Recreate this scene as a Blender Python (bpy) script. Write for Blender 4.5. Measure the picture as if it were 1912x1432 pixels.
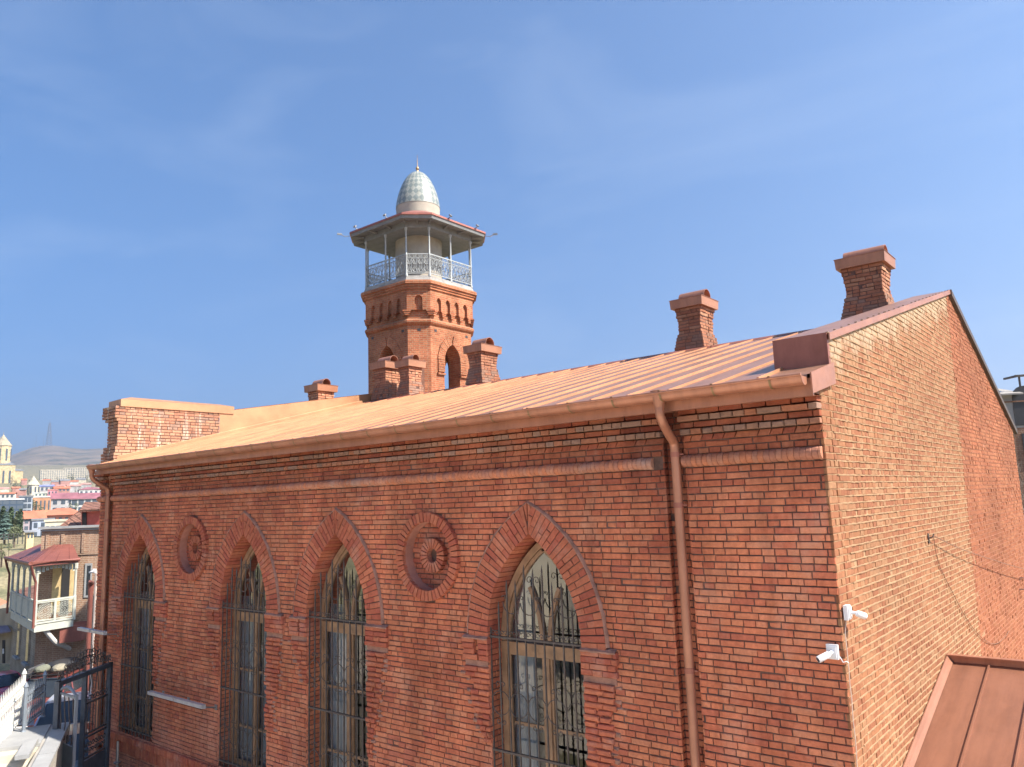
import bpy, math, random
from math import sin, cos, pi, sqrt, atan2, acos, radians
from mathutils import Vector, Matrix
random.seed(7)
for o in list(bpy.data.objects): bpy.data.objects.remove(o)
S = bpy.context.scene
COL = S.collection
# ------------------------------------------------------------ camera
CAM = Vector((2.565, -8.146, 0.0))
FPX, PITCH, ROLL, YAW = 1448.75, 0.151552, -0.034188, 0.684412
_f = Vector((-sin(YAW)*cos(PITCH), cos(YAW)*cos(PITCH), sin(PITCH)))
_r = Vector((cos(YAW), sin(YAW), 0)); _u = _r.cross(_f)
RT = _r*cos(ROLL)+_u*sin(ROLL); UP = -_r*sin(ROLL)+_u*cos(ROLL); FW = _f
cd = bpy.data.cameras.new('camera'); cam = bpy.data.objects.new('camera', cd); COL.objects.link(cam)
cd.sensor_fit = 'HORIZONTAL'; cd.sensor_width = 36; cd.lens = FPX/1912*36
cd.clip_start = 0.1; cd.clip_end = 30000
m = Matrix.Identity(4)
for i in range(3): m[i][0] = RT[i]; m[i][1] = UP[i]; m[i][2] = -FW[i]; m[i][3] = CAM[i]
cam.matrix_world = m; S.camera = cam
# ------------------------------------------------------------ sky, sun, exposure
SUN_EL, SUN_AZ = radians(46), radians(-17)      # azimuth measured from +x towards -y
sd = Vector((cos(SUN_EL)*cos(SUN_AZ), -cos(SUN_EL)*sin(SUN_AZ), sin(SUN_EL)))
w = bpy.data.worlds.new('World'); S.world = w; w.use_nodes = True
nt = w.node_tree; bg = nt.nodes['Background']
sky = nt.nodes.new('ShaderNodeTexSky'); sky.sky_type = 'NISHITA'; sky.sun_disc = False
sky.sun_elevation = SUN_EL; sky.sun_rotation = atan2(sd.x, sd.y)
sky.altitude = 400; sky.air_density = 1.0; sky.dust_density = 1.0; sky.ozone_density = 4.0
# look a little higher into the sky than the view does: the horizon of that day is a hazeless pale blue
tc_ = nt.nodes.new('ShaderNodeTexCoord'); ma_ = nt.nodes.new('ShaderNodeVectorMath'); ma_.operation = 'MULTIPLY_ADD'
ma_.inputs[1].default_value = (1, 1, .80); ma_.inputs[2].default_value = (0, 0, .15)
nrm_ = nt.nodes.new('ShaderNodeVectorMath'); nrm_.operation = 'NORMALIZE'
nt.links.new(tc_.outputs['Generated'], ma_.inputs[0]); nt.links.new(ma_.outputs[0], nrm_.inputs[0]); nt.links.new(nrm_.outputs[0], sky.inputs[0])
tint_ = nt.nodes.new('ShaderNodeMix'); tint_.data_type = 'RGBA'; tint_.blend_type = 'MULTIPLY'; tint_.inputs[0].default_value = 1; tint_.inputs[7].default_value = (.56, .90, 1.14, 1)
nt.links.new(sky.outputs[0], tint_.inputs[6]); # a few faint cirrus streaks
mp_ = nt.nodes.new('ShaderNodeMapping'); mp_.inputs['Scale'].default_value = (1.2, 3.5, 9); mp_.inputs['Rotation'].default_value = (.25, .1, .6)
nz_ = nt.nodes.new('ShaderNodeTexNoise'); nz_.inputs['Scale'].default_value = 1.1; nz_.inputs['Detail'].default_value = 7; nz_.inputs['Roughness'].default_value = .55; nz_.inputs['Distortion'].default_value = .6
rp_ = nt.nodes.new('ShaderNodeValToRGB'); rp_.color_ramp.elements[0].position = .48; rp_.color_ramp.elements[1].position = .82; rp_.color_ramp.elements[1].color = (.13, .13, .13, 1)
cl_ = nt.nodes.new('ShaderNodeMix'); cl_.data_type = 'RGBA'; cl_.inputs[7].default_value = (5.5, 6.2, 7.2, 1)
nt.links.new(tc_.outputs['Generated'], mp_.inputs[0]); nt.links.new(mp_.outputs[0], nz_.inputs[0]); nt.links.new(nz_.outputs[0], rp_.inputs[0]); nt.links.new(rp_.outputs[0], cl_.inputs[0])
nt.links.new(tint_.outputs[2], cl_.inputs[6]); nt.links.new(cl_.outputs[2], bg.inputs[0]); bg.inputs[1].default_value = 0.05
sl = bpy.data.lights.new('sun', 'SUN'); sl.energy = 3.4; sl.angle = radians(0.5); sl.color = (1.0, 0.9, 0.76)
so = bpy.data.objects.new('sun', sl); COL.objects.link(so)
so.rotation_euler = sd.to_track_quat('Z', 'Y').to_euler()
S.view_settings.view_transform = 'Standard'; S.view_settings.look = 'None'
S.view_settings.gamma = 1; S.view_settings.exposure = 1.97
S.cycles.max_bounces = 8; S.cycles.diffuse_bounces = 4; S.cycles.volume_bounces = 0
S.cycles.transparent_max_bounces = 12

# ------------------------------------------------------------ helpers
def ray(px, py):
    return RT*((px-956)/FPX) - UP*((py-716)/FPX) + FW
def at(px, py, Z):                      # world point seen at a photo pixel, Z metres in front
    return CAM + ray(px, py)*Z
def on(px, py, ax, val):                # ... on the plane where axis ax equals val
    d = ray(px, py); return CAM + d*((val-CAM[ax])/d[ax])

class MB:
    def __init__(s): s.v = []; s.f = []
    def face(s, pts):
        n = len(s.v); s.v += [tuple(p) for p in pts]; s.f.append(tuple(range(n, n+len(pts))))
    def grid(s, rows, closed=False):     # rows of equal length point lists
        n = len(s.v); k = len(rows[0])
        for r in rows: s.v += [tuple(p) for p in r]
        for i in range(len(rows)-1):
            for j in range(k if closed else k-1):
                a = n+i*k+j; b = n+i*k+(j+1) % k
                s.f.append((a, b, b+k, a+k))
    def box(s, x0, x1, y0, y1, z0, z1):
        s.hexa([(x0,y0,z0),(x1,y0,z0),(x1,y1,z0),(x0,y1,z0),(x0,y0,z1),(x1,y0,z1),(x1,y1,z1),(x0,y1,z1)])
    def hexa(s, p):
        n = len(s.v); s.v += [tuple(q) for q in p]
        for q in ((3,2,1,0),(4,5,6,7),(0,1,5,4),(1,2,6,5),(2,3,7,6),(3,0,4,7)): s.f.append(tuple(n+i for i in q))
    def obox(s, c, U, V, N, hu, hv, hn):  # oriented box, half sizes
        c, U, V, N = Vector(c), Vector(U), Vector(V), Vector(N)
        p = []
        for dn in (-hn, hn):
            for du, dv in ((-hu,-hv),(hu,-hv),(hu,hv),(-hu,hv)): p.append(c+U*du+V*dv+N*dn)
        s.hexa(p)
    def beam(s, a, b, w, h, up=(0,0,1)):
        a, b = Vector(a), Vector(b); d = (b-a); L = d.length; d.normalize()
        u = d.cross(Vector(up))
        if u.length < 1e-4: u = d.cross(Vector((1,0,0)))
        u.normalize(); v = u.cross(d)
        s.obox((a+b)/2, u, v, d, w/2, h/2, L/2)
    def prism(s, poly, ext):             # planar polygon swept along ext
        ext = Vector(ext); n = len(s.v); k = len(poly)
        s.v += [tuple(p) for p in poly]+[tuple(Vector(p)+ext) for p in poly]
        s.f.append(tuple(n+i for i in range(k))[::-1]); s.f.append(tuple(n+k+i for i in range(k)))
        for i in range(k): s.f.append((n+i, n+(i+1) % k, n+k+(i+1) % k, n+k+i))
    def tube(s, pts, r, n=6, closed=False, cap=True):
        pts = [Vector(p) for p in pts]; k = len(pts); rows = []; pn = None
        for i, p in enumerate(pts):
            if closed: d = pts[(i+1) % k]-pts[i-1]
            else: d = pts[min(i+1, k-1)]-pts[max(i-1, 0)]
            d.normalize()
            if pn is None:
                pn = d.cross(Vector((0,0,1)))
                if pn.length < 0.05: pn = d.cross(Vector((0,1,0)))
            pn = (pn-d*pn.dot(d)).normalized(); b = d.cross(pn)
            rr = r[i] if isinstance(r, (list, tuple)) else r
            rows.append([p+pn*(rr*cos(2*pi*j/n))+b*(rr*sin(2*pi*j/n)) for j in range(n)])
        if closed: rows.append(rows[0])
        s.grid(rows, True)
        if cap and not closed: s.face(rows[0][::-1]); s.face(rows[-1])
    def lathe(s, prof, c, n=24):         # prof = [(r, z)]
        rows = [[(c[0]+r*cos(2*pi*j/n), c[1]+r*sin(2*pi*j/n), c[2]+z) for j in range(n)] for r, z in prof]
        s.grid(rows, True)
    def plan(s, prof, poly_fn):          # stacked horizontal polygons: prof=[(size,z)]
        rows = [[(x, y, z) for x, y in poly_fn(r)] for r, z in prof]
        s.grid(rows, True)
        s.face(rows[0][::-1]); s.face(rows[-1])
    def brick(s, o, U, V, N, u0, u1, v0, v1, d=0.0, back=0.03, e=0.005, j=0.003, skew=0.0):
        # one brick: its face stands at depth d along N, edges rounded by a small bevel
        R = random.uniform; n = len(s.v); d += R(-j, j)*1.3; rot = R(-j, j)*3.2; uc = (u0+u1)/2; am = min(1, .22/max(.03, u1-u0))
        rot *= am
        if j > .003 and R(0, 1) < .06: d -= R(.002, .006); e *= 2.2
        tl = R(-1, 1)*j*0.9
        for ins, dd in ((0, -back), (0, d-e), (e, d)):
            for uu, vv, su, sv in ((u0,v0,1,1),(u1,v0,-1,1),(u1,v1,-1,-1),(u0,v1,1,-1)):
                a = uu+su*ins+R(-j, j)*.6+(skew if vv == v1 else 0); b = vv+sv*ins+R(-j, j)*.5+(uu-uc)*rot; q = dd+(R(-j, j)*.4+tl*su if dd > -back else 0)
                s.v.append((o[0]+U[0]*a+V[0]*b+N[0]*q, o[1]+U[1]*a+V[1]*b+N[1]*q, o[2]+U[2]*a+V[2]*b+N[2]*q))
        for b in (0, 4):
            for i in range(4):
                k = (i+1) % 4; s.f.append((n+b+i, n+b+k, n+b+k+4, n+b+i+4))
        s.f.append((n+8, n+9, n+10, n+11))
    def build(s, name, mat, parent=None, smooth=False, loc=None):
        me = bpy.data.meshes.new(name); me.from_pydata(s.v, [], s.f); me.update()
        uv = me.uv_layers.new(name='UVMap'); dat = [0.0]*(2*len(me.loops)); vs = me.vertices
        for p in me.polygons:
            nx, ny, nz = p.normal
            if abs(nz) > 0.8: t = None
            else:
                l = sqrt(nx*nx+ny*ny) or 1; t = (-ny/l, nx/l)
            for li in p.loop_indices:
                c = vs[me.loops[li].vertex_index].co
                if t is None: dat[2*li] = c.x; dat[2*li+1] = c.y
                else: dat[2*li] = c.x*t[0]+c.y*t[1]; dat[2*li+1] = c.z
        uv.data.foreach_set('uv', dat)
        if smooth: me.polygons.foreach_set('use_smooth', [True]*len(me.polygons))
        if mat: me.materials.append(mat)
        o = bpy.data.objects.new(name, me); COL.objects.link(o)
        if parent: o.parent = parent
        if loc: o.location = loc
        return o
def smooth_by_angle(o, deg=40):
    me = o.data; me.polygons.foreach_set('use_smooth', [True]*len(me.polygons))
    try: me.set_sharp_from_angle(angle=radians(deg))
    except Exception: pass
    return o
def tag(o, label=None, cat=None, group=None, kind=None):
    if label: o['label'] = label
    if cat: o['category'] = cat
    if group: o['group'] = group
    if kind: o['kind'] = kind
    return o
def empty(name, loc, label, cat, group=None, rz=0):
    o = bpy.data.objects.new(name, None); COL.objects.link(o); o.location = loc; o.rotation_euler = (0,0,rz)
    o.empty_display_size = 0.2
    return tag(o, label, cat, group)
def children(o): return [c for c in bpy.data.objects if c.parent == o]
def copy_tree(o, parent=None):
    c = o.copy(); COL.objects.link(c); c.parent = parent
    for ch in children(o): copy_tree(ch, c)
    return c
R = random.uniform
X, Y, Zv = Vector((1,0,0)), Vector((0,1,0)), Vector((0,0,1))

# ------------------------------------------------------------ materials
def new_mat(name):
    m = bpy.data.materials.new(name); m.use_nodes = True
    return m, m.node_tree.nodes, m.node_tree.links, m.node_tree.nodes['Principled BSDF']
def ramp(N, stops, interp='LINEAR'):
    r = N.new('ShaderNodeValToRGB'); r.color_ramp.interpolation = interp
    while len(r.color_ramp.elements) < len(stops): r.color_ramp.elements.new(0.5)
    for e, (p, c) in zip(r.color_ramp.elements, stops):
        e.position = p; e.color = (*c, 1) if len(c) == 3 else c
    return r
def noise(N, L, scale, detail=4, coord=None, rough=.55, vec=None):
    n = N.new('ShaderNodeTexNoise'); n.inputs['Scale'].default_value = scale
    n.inputs['Detail'].default_value = detail; n.inputs['Roughness'].default_value = rough
    if vec is not None: L.new(vec, n.inputs['Vector'])
    return n
def coords(N, L, kind='Object', scale=None):
    t = N.new('ShaderNodeTexCoord')
    if scale is None: return t.outputs[kind]
    mp = N.new('ShaderNodeMapping'); mp.inputs['Scale'].default_value = scale
    L.new(t.outputs[kind], mp.inputs[0]); return mp.outputs[0]
def mix(N, L, fac, a, b, mode='MIX'):
    m = N.new('ShaderNodeMix'); m.data_type = 'RGBA'; m.blend_type = mode
    for s, i in ((fac, 0), (a, 6), (b, 7)):
        if hasattr(s, 'links'): L.new(s, m.inputs[i])
        elif i == 0: m.inputs[0].default_value = s
        else: m.inputs[i].default_value = (*s, 1)
    return m.outputs[2]
def bump(N, L, P, h, strength=.4, dist=.01):
    b = N.new('ShaderNodeBump'); b.inputs['Strength'].default_value = strength; b.inputs['Distance'].default_value = dist
    L.new(h, b.inputs['Height']); L.new(b.outputs[0], P.inputs['Normal'])
def mth(N, L, op, a, b=None, c=None):
    m = N.new('ShaderNodeMath'); m.operation = op
    for i, s in enumerate((a, b, c)):
        if s is None: continue
        if hasattr(s, 'links'): L.new(s, m.inputs[i])
        else: m.inputs[i].default_value = s
    return m.outputs[0]
def plain(name, col, rough=.6, metal=0.0, var=.15, scale=6, bmp=.1, spec=.5):
    m, N, L, P = new_mat(name)
    v = coords(N, L); n = noise(N, L, scale, 5, vec=v)
    hi = tuple(min(1, c*(1+var)) for c in col); lo = tuple(c*(1-var) for c in col)
    r = ramp(N, [(.3, lo), (.7, hi)]); L.new(n.outputs[0], r.inputs[0])
    L.new(r.outputs[0], P.inputs['Base Color'])
    P.inputs['Roughness'].default_value = rough; P.inputs['Metallic'].default_value = metal
    P.inputs['Specular IOR Level'].default_value = spec
    if bmp:
        n2 = noise(N, L, scale*8, 4, vec=v); bump(N, L, P, n2.outputs[0], bmp, .01)
    return m
def brick_mat(name, cols, pale=None, extra=None, rough=.9, stain=.35, bs=.42):
    # cols: brick colours picked per brick; stains and soot come from noise over the wall
    m, N, L, P = new_mat(name)
    g = N.new('ShaderNodeNewGeometry'); k = len(cols)
    r = ramp(N, [(i/k, c) for i, c in enumerate(cols)], 'CONSTANT'); L.new(g.outputs['Random Per Island'], r.inputs[0])
    v = coords(N, L)
    n1 = noise(N, L, .55, 6, vec=v, rough=.6); r1 = ramp(N, [(.34, (1-stain,)*3), (.62, (1.12,)*3)]); L.new(n1.outputs[0], r1.inputs[0])
    c = mix(N, L, 1.0, r.outputs[0], r1.outputs[0], 'MULTIPLY')
    n2 = noise(N, L, 17, 7, vec=v, rough=.72); r2 = ramp(N, [(.3, (.74,.71,.70)), (.7, (1.24,1.23,1.18))]); L.new(n2.outputs[0], r2.inputs[0])
    c = mix(N, L, .85, c, r2.outputs[0], 'MULTIPLY')
    # pale lime bloom in patches
    if pale:
        n3 = noise(N, L, 1.3, 7, vec=v, rough=.7); r3 = ramp(N, [(.54, (0,0,0)), (.72, (1,1,1))]); L.new(n3.outputs[0], r3.inputs[0])
        f = mth(N, L, 'MULTIPLY', r3.outputs[0], .6)
        c = mix(N, L, f, c, pale)
    if extra: c = extra(N, L, c)
    L.new(c, P.inputs['Base Color']); P.inputs['Roughness'].default_value = rough
    P.inputs['Specular IOR Level'].default_value = .25
    n4 = noise(N, L, 34, 7, vec=v, rough=.75); bump(N, L, P, n4.outputs[0], bs, .012)
    return m
def uv_brick(name, c1, c2, mort, bw=.26, bh=.075, ms=.012, rough=.9, bstr=.6, stain=.3, offs=.5):
    m, N, L, P = new_mat(name); uv = coords(N, L, 'UV'); v = coords(N, L)
    nw = noise(N, L, 3, 3, vec=uv); 
    vm = N.new('ShaderNodeVectorMath'); vm.operation = 'MULTIPLY_ADD'; L.new(nw.outputs['Color'], vm.inputs[0]); vm.inputs[1].default_value = (.02,.02,0); L.new(uv, vm.inputs[2])
    b = N.new('ShaderNodeTexBrick'); L.new(vm.outputs[0], b.inputs['Vector'])
    b.inputs['Color1'].default_value = (*c1,1); b.inputs['Color2'].default_value = (*c2,1); b.inputs['Mortar'].default_value = (*mort,1)
    b.inputs['Scale'].default_value = 1; b.inputs['Brick Width'].default_value = bw; b.inputs['Row Height'].default_value = bh
    b.inputs['Mortar Size'].default_value = ms; b.inputs['Mortar Smooth'].default_value = .3; b.offset = offs; b.squash_frequency = 2; b.squash = .6
    n1 = noise(N, L, .9, 6, vec=v, rough=.65); r1 = ramp(N, [(.32, (1-stain,)*3), (.65, (1.15,)*3)]); L.new(n1.outputs[0], r1.inputs[0])
    c = mix(N, L, 1, b.outputs[0], r1.outputs[0], 'MULTIPLY')
    n2 = noise(N, L, 16, 5, vec=v, rough=.7); r2 = ramp(N, [(.3, (.7,.7,.7)), (.7, (1.2,1.18,1.15))]); L.new(n2.outputs[0], r2.inputs[0])
    c = mix(N, L, .8, c, r2.outputs[0], 'MULTIPLY')
    L.new(c, P.inputs['Base Color']); P.inputs['Roughness'].default_value = rough; P.inputs['Specular IOR Level'].default_value = .2
    h = mth(N, L, 'MULTIPLY_ADD', b.outputs['Fac'], -1.0, mth(N, L, 'MULTIPLY', n2.outputs[0], .4))
    bump(N, L, P, h, bstr, .02)
    return m
def metal_mat(name, col, rough=.4, metal=.6, var=.12, smudge=.12):
    m, N, L, P = new_mat(name); v = coords(N, L)
    n = noise(N, L, 1.6, 6, vec=v, rough=.6)
    r = ramp(N, [(.3, tuple(c*(1-var) for c in col)), (.7, tuple(min(1, c*(1+var)) for c in col))]); L.new(n.outputs[0], r.inputs[0])
    L.new(r.outputs[0], P.inputs['Base Color']); P.inputs['Metallic'].default_value = metal
    ns = noise(N, L, 1.0, 6, vec=coords(N, L, 'Object', (7, .7, 1.6)), rough=.65)
    rs_ = ramp(N, [(.35, (.80,.78,.78)), (.6, (1.06,1.05,1.04))]); L.new(ns.outputs[0], rs_.inputs[0])
    L.new(mix(N, L, .8, r.outputs[0], rs_.outputs[0], 'MULTIPLY'), P.inputs['Base Color'])
    n2 = noise(N, L, 7, 6, vec=v, rough=.7)
    L.new(mth(N, L, 'MULTIPLY_ADD', n2.outputs[0], smudge*2, rough-smudge), P.inputs['Roughness'])
    n3 = noise(N, L, 2.2, 3, vec=v); bump(N, L, P, n3.outputs[0], .25, .02)
    return m
M = {}
def gable_extra(N, L, c):
    # cream weathered courses under the rake of the gable
    v = coords(N, L); s = N.new('ShaderNodeSeparateXYZ'); L.new(v, s.inputs[0])
    d = mth(N, L, 'SUBTRACT', s.outputs[2], mth(N, L, 'MULTIPLY_ADD', s.outputs[1], .256, 1.585))
    n = noise(N, L, 2.2, 5, vec=v, rough=.7)
    d = mth(N, L, 'ADD', d, mth(N, L, 'MULTIPLY_ADD', n.outputs[0], 1.3, -.72))
    r = ramp(N, [(.38, (0,0,0)), (.62, (1,1,1))]); L.new(mth(N, L, 'ADD', d, .90), r.inputs[0])
    f = mth(N, L, 'MULTIPLY', r.outputs[0], .75)
    c = mix(N, L, f, c, (.36,.29,.20))
    n2 = noise(N, L, 9, 5, vec=v, rough=.75); r2 = ramp(N, [(.58, (0,0,0)), (.72, (1,1,1))]); L.new(n2.outputs[0], r2.inputs[0])
    return mix(N, L, mth(N, L, 'MULTIPLY', r2.outputs[0], r.outputs[0]), c, (.12,.09,.08))
def facade_extra(N, L, c):
    # lime-washed, pinker bricks low on the wall towards the gate; browner ones beside the corner
    v = coords(N, L); s = N.new('ShaderNodeSeparateXYZ'); L.new(v, s.inputs[0])
    n = noise(N, L, .8, 5, vec=v, rough=.65)
    d = mth(N, L, 'MULTIPLY_ADD', n.outputs[0], 2.6, mth(N, L, 'MULTIPLY_ADD', s.outputs[2], -.42, -2.55))
    r = ramp(N, [(.25, (0,0,0)), (.9, (1,1,1))]); L.new(d, r.inputs[0])
    c = mix(N, L, mth(N, L, 'MULTIPLY', r.outputs[0], .55), c, (.50,.24,.17))
    # rain streaks and lime smears down the wall
    nv = noise(N, L, 1.0, 6, vec=coords(N, L, 'Object', (2.4, 2.4, .28)), rough=.68); rv = ramp(N, [(.36, (.74,.70,.69)), (.52, (1,1,1)), (.70, (1.10,1.09,1.08))]); L.new(nv.outputs[0], rv.inputs[0])
    c = mix(N, L, 1, c, rv.outputs[0], 'MULTIPLY')
    nl = noise(N, L, 3.1, 8, vec=v, rough=.75); rl = ramp(N, [(.60, (0,0,0)), (.72, (1,1,1))]); L.new(nl.outputs[0], rl.inputs[0])
    c = mix(N, L, mth(N, L, 'MULTIPLY', rl.outputs[0], .40), c, (.56,.36,.27))
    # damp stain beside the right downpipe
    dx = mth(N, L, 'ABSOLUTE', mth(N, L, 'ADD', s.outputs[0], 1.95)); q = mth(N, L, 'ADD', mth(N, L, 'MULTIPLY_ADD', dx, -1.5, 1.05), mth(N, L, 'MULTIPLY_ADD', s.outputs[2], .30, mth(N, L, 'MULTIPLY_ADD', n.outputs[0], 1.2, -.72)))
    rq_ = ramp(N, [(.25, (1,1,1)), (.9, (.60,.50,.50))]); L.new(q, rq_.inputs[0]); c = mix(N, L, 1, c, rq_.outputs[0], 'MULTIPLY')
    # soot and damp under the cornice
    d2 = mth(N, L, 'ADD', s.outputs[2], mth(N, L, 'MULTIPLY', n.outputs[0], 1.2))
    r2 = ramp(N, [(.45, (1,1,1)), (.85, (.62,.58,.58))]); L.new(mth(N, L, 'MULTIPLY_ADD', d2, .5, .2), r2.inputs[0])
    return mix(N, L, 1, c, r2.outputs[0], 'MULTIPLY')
def pier_extra(N, L, c):
    # lime runs down the pier
    n = noise(N, L, 1.0, 5, vec=coords(N, L, 'Object', (5, 5, .55)), rough=.6); r = ramp(N, [(.58, (0,0,0)), (.66, (1,1,1))]); L.new(n.outputs[0], r.inputs[0])
    return mix(N, L, mth(N, L, 'MULTIPLY', r.outputs[0], .8), c, (.50,.43,.35))
FB = [(.50,.165,.09),(.47,.15,.085),(.53,.195,.105),(.45,.14,.08),(.55,.21,.12),(.49,.16,.088),(.51,.185,.10),(.42,.13,.08),(.54,.185,.10),(.50,.20,.115)]
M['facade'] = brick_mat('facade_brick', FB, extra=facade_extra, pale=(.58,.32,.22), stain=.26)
M['mortar'] = plain('dark_mortar', (.13,.075,.06), .95, var=.35, scale=5, bmp=.5)
M['lime'] = plain('grey_lime_mortar', (.30,.16,.12), .95, var=.3, scale=9, bmp=.6)
M['sooty'] = brick_mat('sooty_brick', [(.30,.17,.12),(.33,.16,.105),(.27,.165,.125),(.35,.15,.09),(.29,.18,.14)], stain=.3)
M['gable'] = brick_mat('gable_brick', [(.25,.114,.058),(.23,.098,.052),(.26,.13,.07),(.22,.088,.047),(.27,.145,.08),(.245,.11,.058)], extra=gable_extra, stain=.08, bs=.3)
M['gable_red'] = brick_mat('gable_red_brick', [(.265,.098,.05),(.245,.085,.043),(.28,.112,.058),(.255,.095,.05)], stain=.2)
M['gmortar'] = plain('tan_mortar', (.31,.19,.105), .95, var=.2, scale=7, bmp=.5)
M['gmortar_red'] = plain('red_mortar', (.28,.112,.062), .95, var=.25, scale=7, bmp=.5)
M['chimney'] = brick_mat('chimney_brick', [(.42,.20,.125),(.38,.165,.10),(.44,.235,.15),(.34,.15,.095),(.42,.19,.115)], stain=.35)
M['pier'] = brick_mat('pier_brick', [(.40,.215,.14),(.37,.18,.115),(.42,.245,.16),(.34,.165,.11),(.30,.19,.145),(.41,.22,.14)], pale=(.45,.36,.28), stain=.25, extra=pier_extra)
M['tower'] = uv_brick('tower_brick', (.46,.175,.09), (.34,.105,.055), (.36,.22,.14), bw=.26, bh=.075, ms=.013, stain=.4)
M['copper'] = metal_mat('copper_sheet', (.41,.19,.122), .42, .4)
M['copper_roof'] = metal_mat('copper_roof_sheet', (.32,.168,.112), .42, .40, smudge=.08)
M['cap'] = metal_mat('bright_copper_sheet', (.47,.25,.135), .45, .35)
M['chimcap'] = metal_mat('chimney_copper_sheet', (.42,.20,.12), .45, .4)
M['fascia'] = plain('dark_brown_fascia', (.075,.055,.048), .6, .1, bmp=.02)
M['seam'] = metal_mat('sunlit_copper_fold', (.50,.255,.14), .5, .3, smudge=.05)  # same metal as the pans; sunlit sides put in as a brighter colour
M['copper_dull'] = metal_mat('dull_copper_sheet', (.33,.13,.095), .5, .45, var=.2)
M['brown_metal'] = plain('brown_painted_metal', (.30,.11,.085), .45, .2, bmp=.02)
M['iron'] = plain('wrought_iron', (.085,.07,.064), .6, .2, var=.3, scale=14, bmp=.15)
M['wood'] = plain('varnished_oak', (.30,.185,.11), .5, var=.3, scale=5, bmp=.1)
M['white'] = plain('white_plastic', (.66,.67,.70), .35, var=.04, bmp=0)
M['dark'] = plain('dark_rubber', (.03,.03,.035), .5, var=.2, bmp=0)
M['steel'] = plain('galvanised_steel', (.28,.28,.29), .4, .7, var=.12, bmp=.03)
M['room'] = plain('dark_plaster', (.16,.13,.11), .9, var=.2, scale=2, bmp=.1)
M['curtain'] = plain('grey_blue_curtain', (.50,.54,.62), .85, var=.12, scale=3, bmp=.1)
def glass_mat(name, tint=(.75,.8,.82), refl=.5):
    m, N, L, P = new_mat(name); out = N['Material Output']
    t = N.new('ShaderNodeBsdfTransparent'); t.inputs[0].default_value = (*tint,1)
    g = N.new('ShaderNodeBsdfGlossy'); g.inputs['Roughness'].default_value = .02
    v = coords(N, L); n = noise(N, L, 2.5, 2, vec=v); b = N.new('ShaderNodeBump'); b.inputs['Strength'].default_value = .04; b.inputs['Distance'].default_value = .05
    L.new(n.outputs[0], b.inputs['Height']); L.new(b.outputs[0], g.inputs['Normal'])
    f = N.new('ShaderNodeFresnel'); f.inputs[0].default_value = 1.6
    fm = mth(N, L, 'MULTIPLY_ADD', f.outputs[0], 1.0, .10*refl)
    s = N.new('ShaderNodeMixShader'); L.new(fm, s.inputs[0]); L.new(t.outputs[0], s.inputs[1]); L.new(g.outputs[0], s.inputs[2])
    L.new(s.outputs[0], out.inputs[0]); return m
M['glass'] = glass_mat('window_glass', refl=.5)
M['glass_head'] = glass_mat('arch_head_glass', refl=2.8)
# ============================================================ the large brick building
ZG = -6.6                                   # yard level beside the facade
bld = empty('brick_building', (-8.4, 7.2, ZG), 'long red brick building with pointed arch windows and a copper coloured standing seam roof', 'building')
PB = bld
def part(mb, name, mat, parent=None, **k):
    o = mb.build(name, M[mat] if isinstance(mat, str) else mat, None, **k)
    p = parent or bld
    o.parent = p
    # keep world placement although the parent is moved
    t = Vector((0,0,0)); q = p
    while q: t += q.location; q = q.parent
    o.location = o.location - t
    return o
WX = [-14.66, -10.60, -7.90, -3.87]          # window axes
WA, ZS, RISE, TR = .765, -1.80, 1.37, .36     # half width, springing, rise, ring thickness
RA = (RISE**2+WA**2)/(2*WA)
ZSILL = -4.62
OC = [(-12.51, -.70), (-5.77, -.735)]; RO, RI = .635, .49
CH = (-1.83, -1.57)                          # recess behind the downpipe
CH2 = (-16.42, -16.12)
def cut(z, margin=0.0, mort=False):
    F = []
    for xw in WX:
        if ZSILL < z < ZS: F.append((xw-WA-.0, xw+WA+.0))
        elif ZS <= z < ZS+sqrt((RA+TR)**2-(RA-WA)**2):
            rr = RA+TR-(.05 if mort else 0)
            hw = sqrt(max(0, rr**2-(z-ZS)**2))-(RA-WA)
            if hw > 0: F.append((xw-hw, xw+hw))
    for xo, zo in OC:
        rr = RO-(.04 if mort else 0)
        if abs(z-zo) < rr:
            h = sqrt(rr**2-(z-zo)**2); F.append((xo-h, xo+h))
    F.append(CH); F.append(CH2)
    return sorted(F)
def allowed(x0, x1, F, mn=.03):
    out = []; a = x0
    for f0, f1 in F:
        if f1 <= a or f0 >= x1: continue
        if f0-a > mn: out.append((a, min(f0, x1)))
        a = max(a, f1)
    if x1-a > mn: out.append((a, x1))
    return out
def lay_row(mb, o, U, V, N, u0, u1, v0, v1, F=(), head=False, d=0.0, j=.003, skew=0, ST=.255, HD=.122, gap=.0125, start=0.0, mixp=.08, back=.03):
    u = u0-start
    while u < u1:
        l = (HD if head else ST)
        if random.random() < mixp: l = ST if head else HD
        l *= R(.95, 1.05)
        for a, b in allowed(max(u, u0), min(u+l, u1), F):
            mb.brick(o, U, V, N, a, b, v0+R(-.0015,.0015), v1+R(-.0015,.0015), d, j=j, skew=skew, back=back)
        u += l+gap
CR = .0745; BH = .0615
fac = MB(); mor = MB()
Nf = Vector((0,-1,0)); OF = Vector((0,0,0))
XL, XR = -16.80, 0.0
i = 0; z = .325
while z > ZG:
    z -= CR; zc = z+BH/2
    lay_row(fac, OF, X, Zv, Nf, XL, XR, z, z+BH, cut(zc), head=(i % 2 == 0), start=R(0,.2), j=.0045, mixp=.14)
    i += 1
NROWS = i
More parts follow.
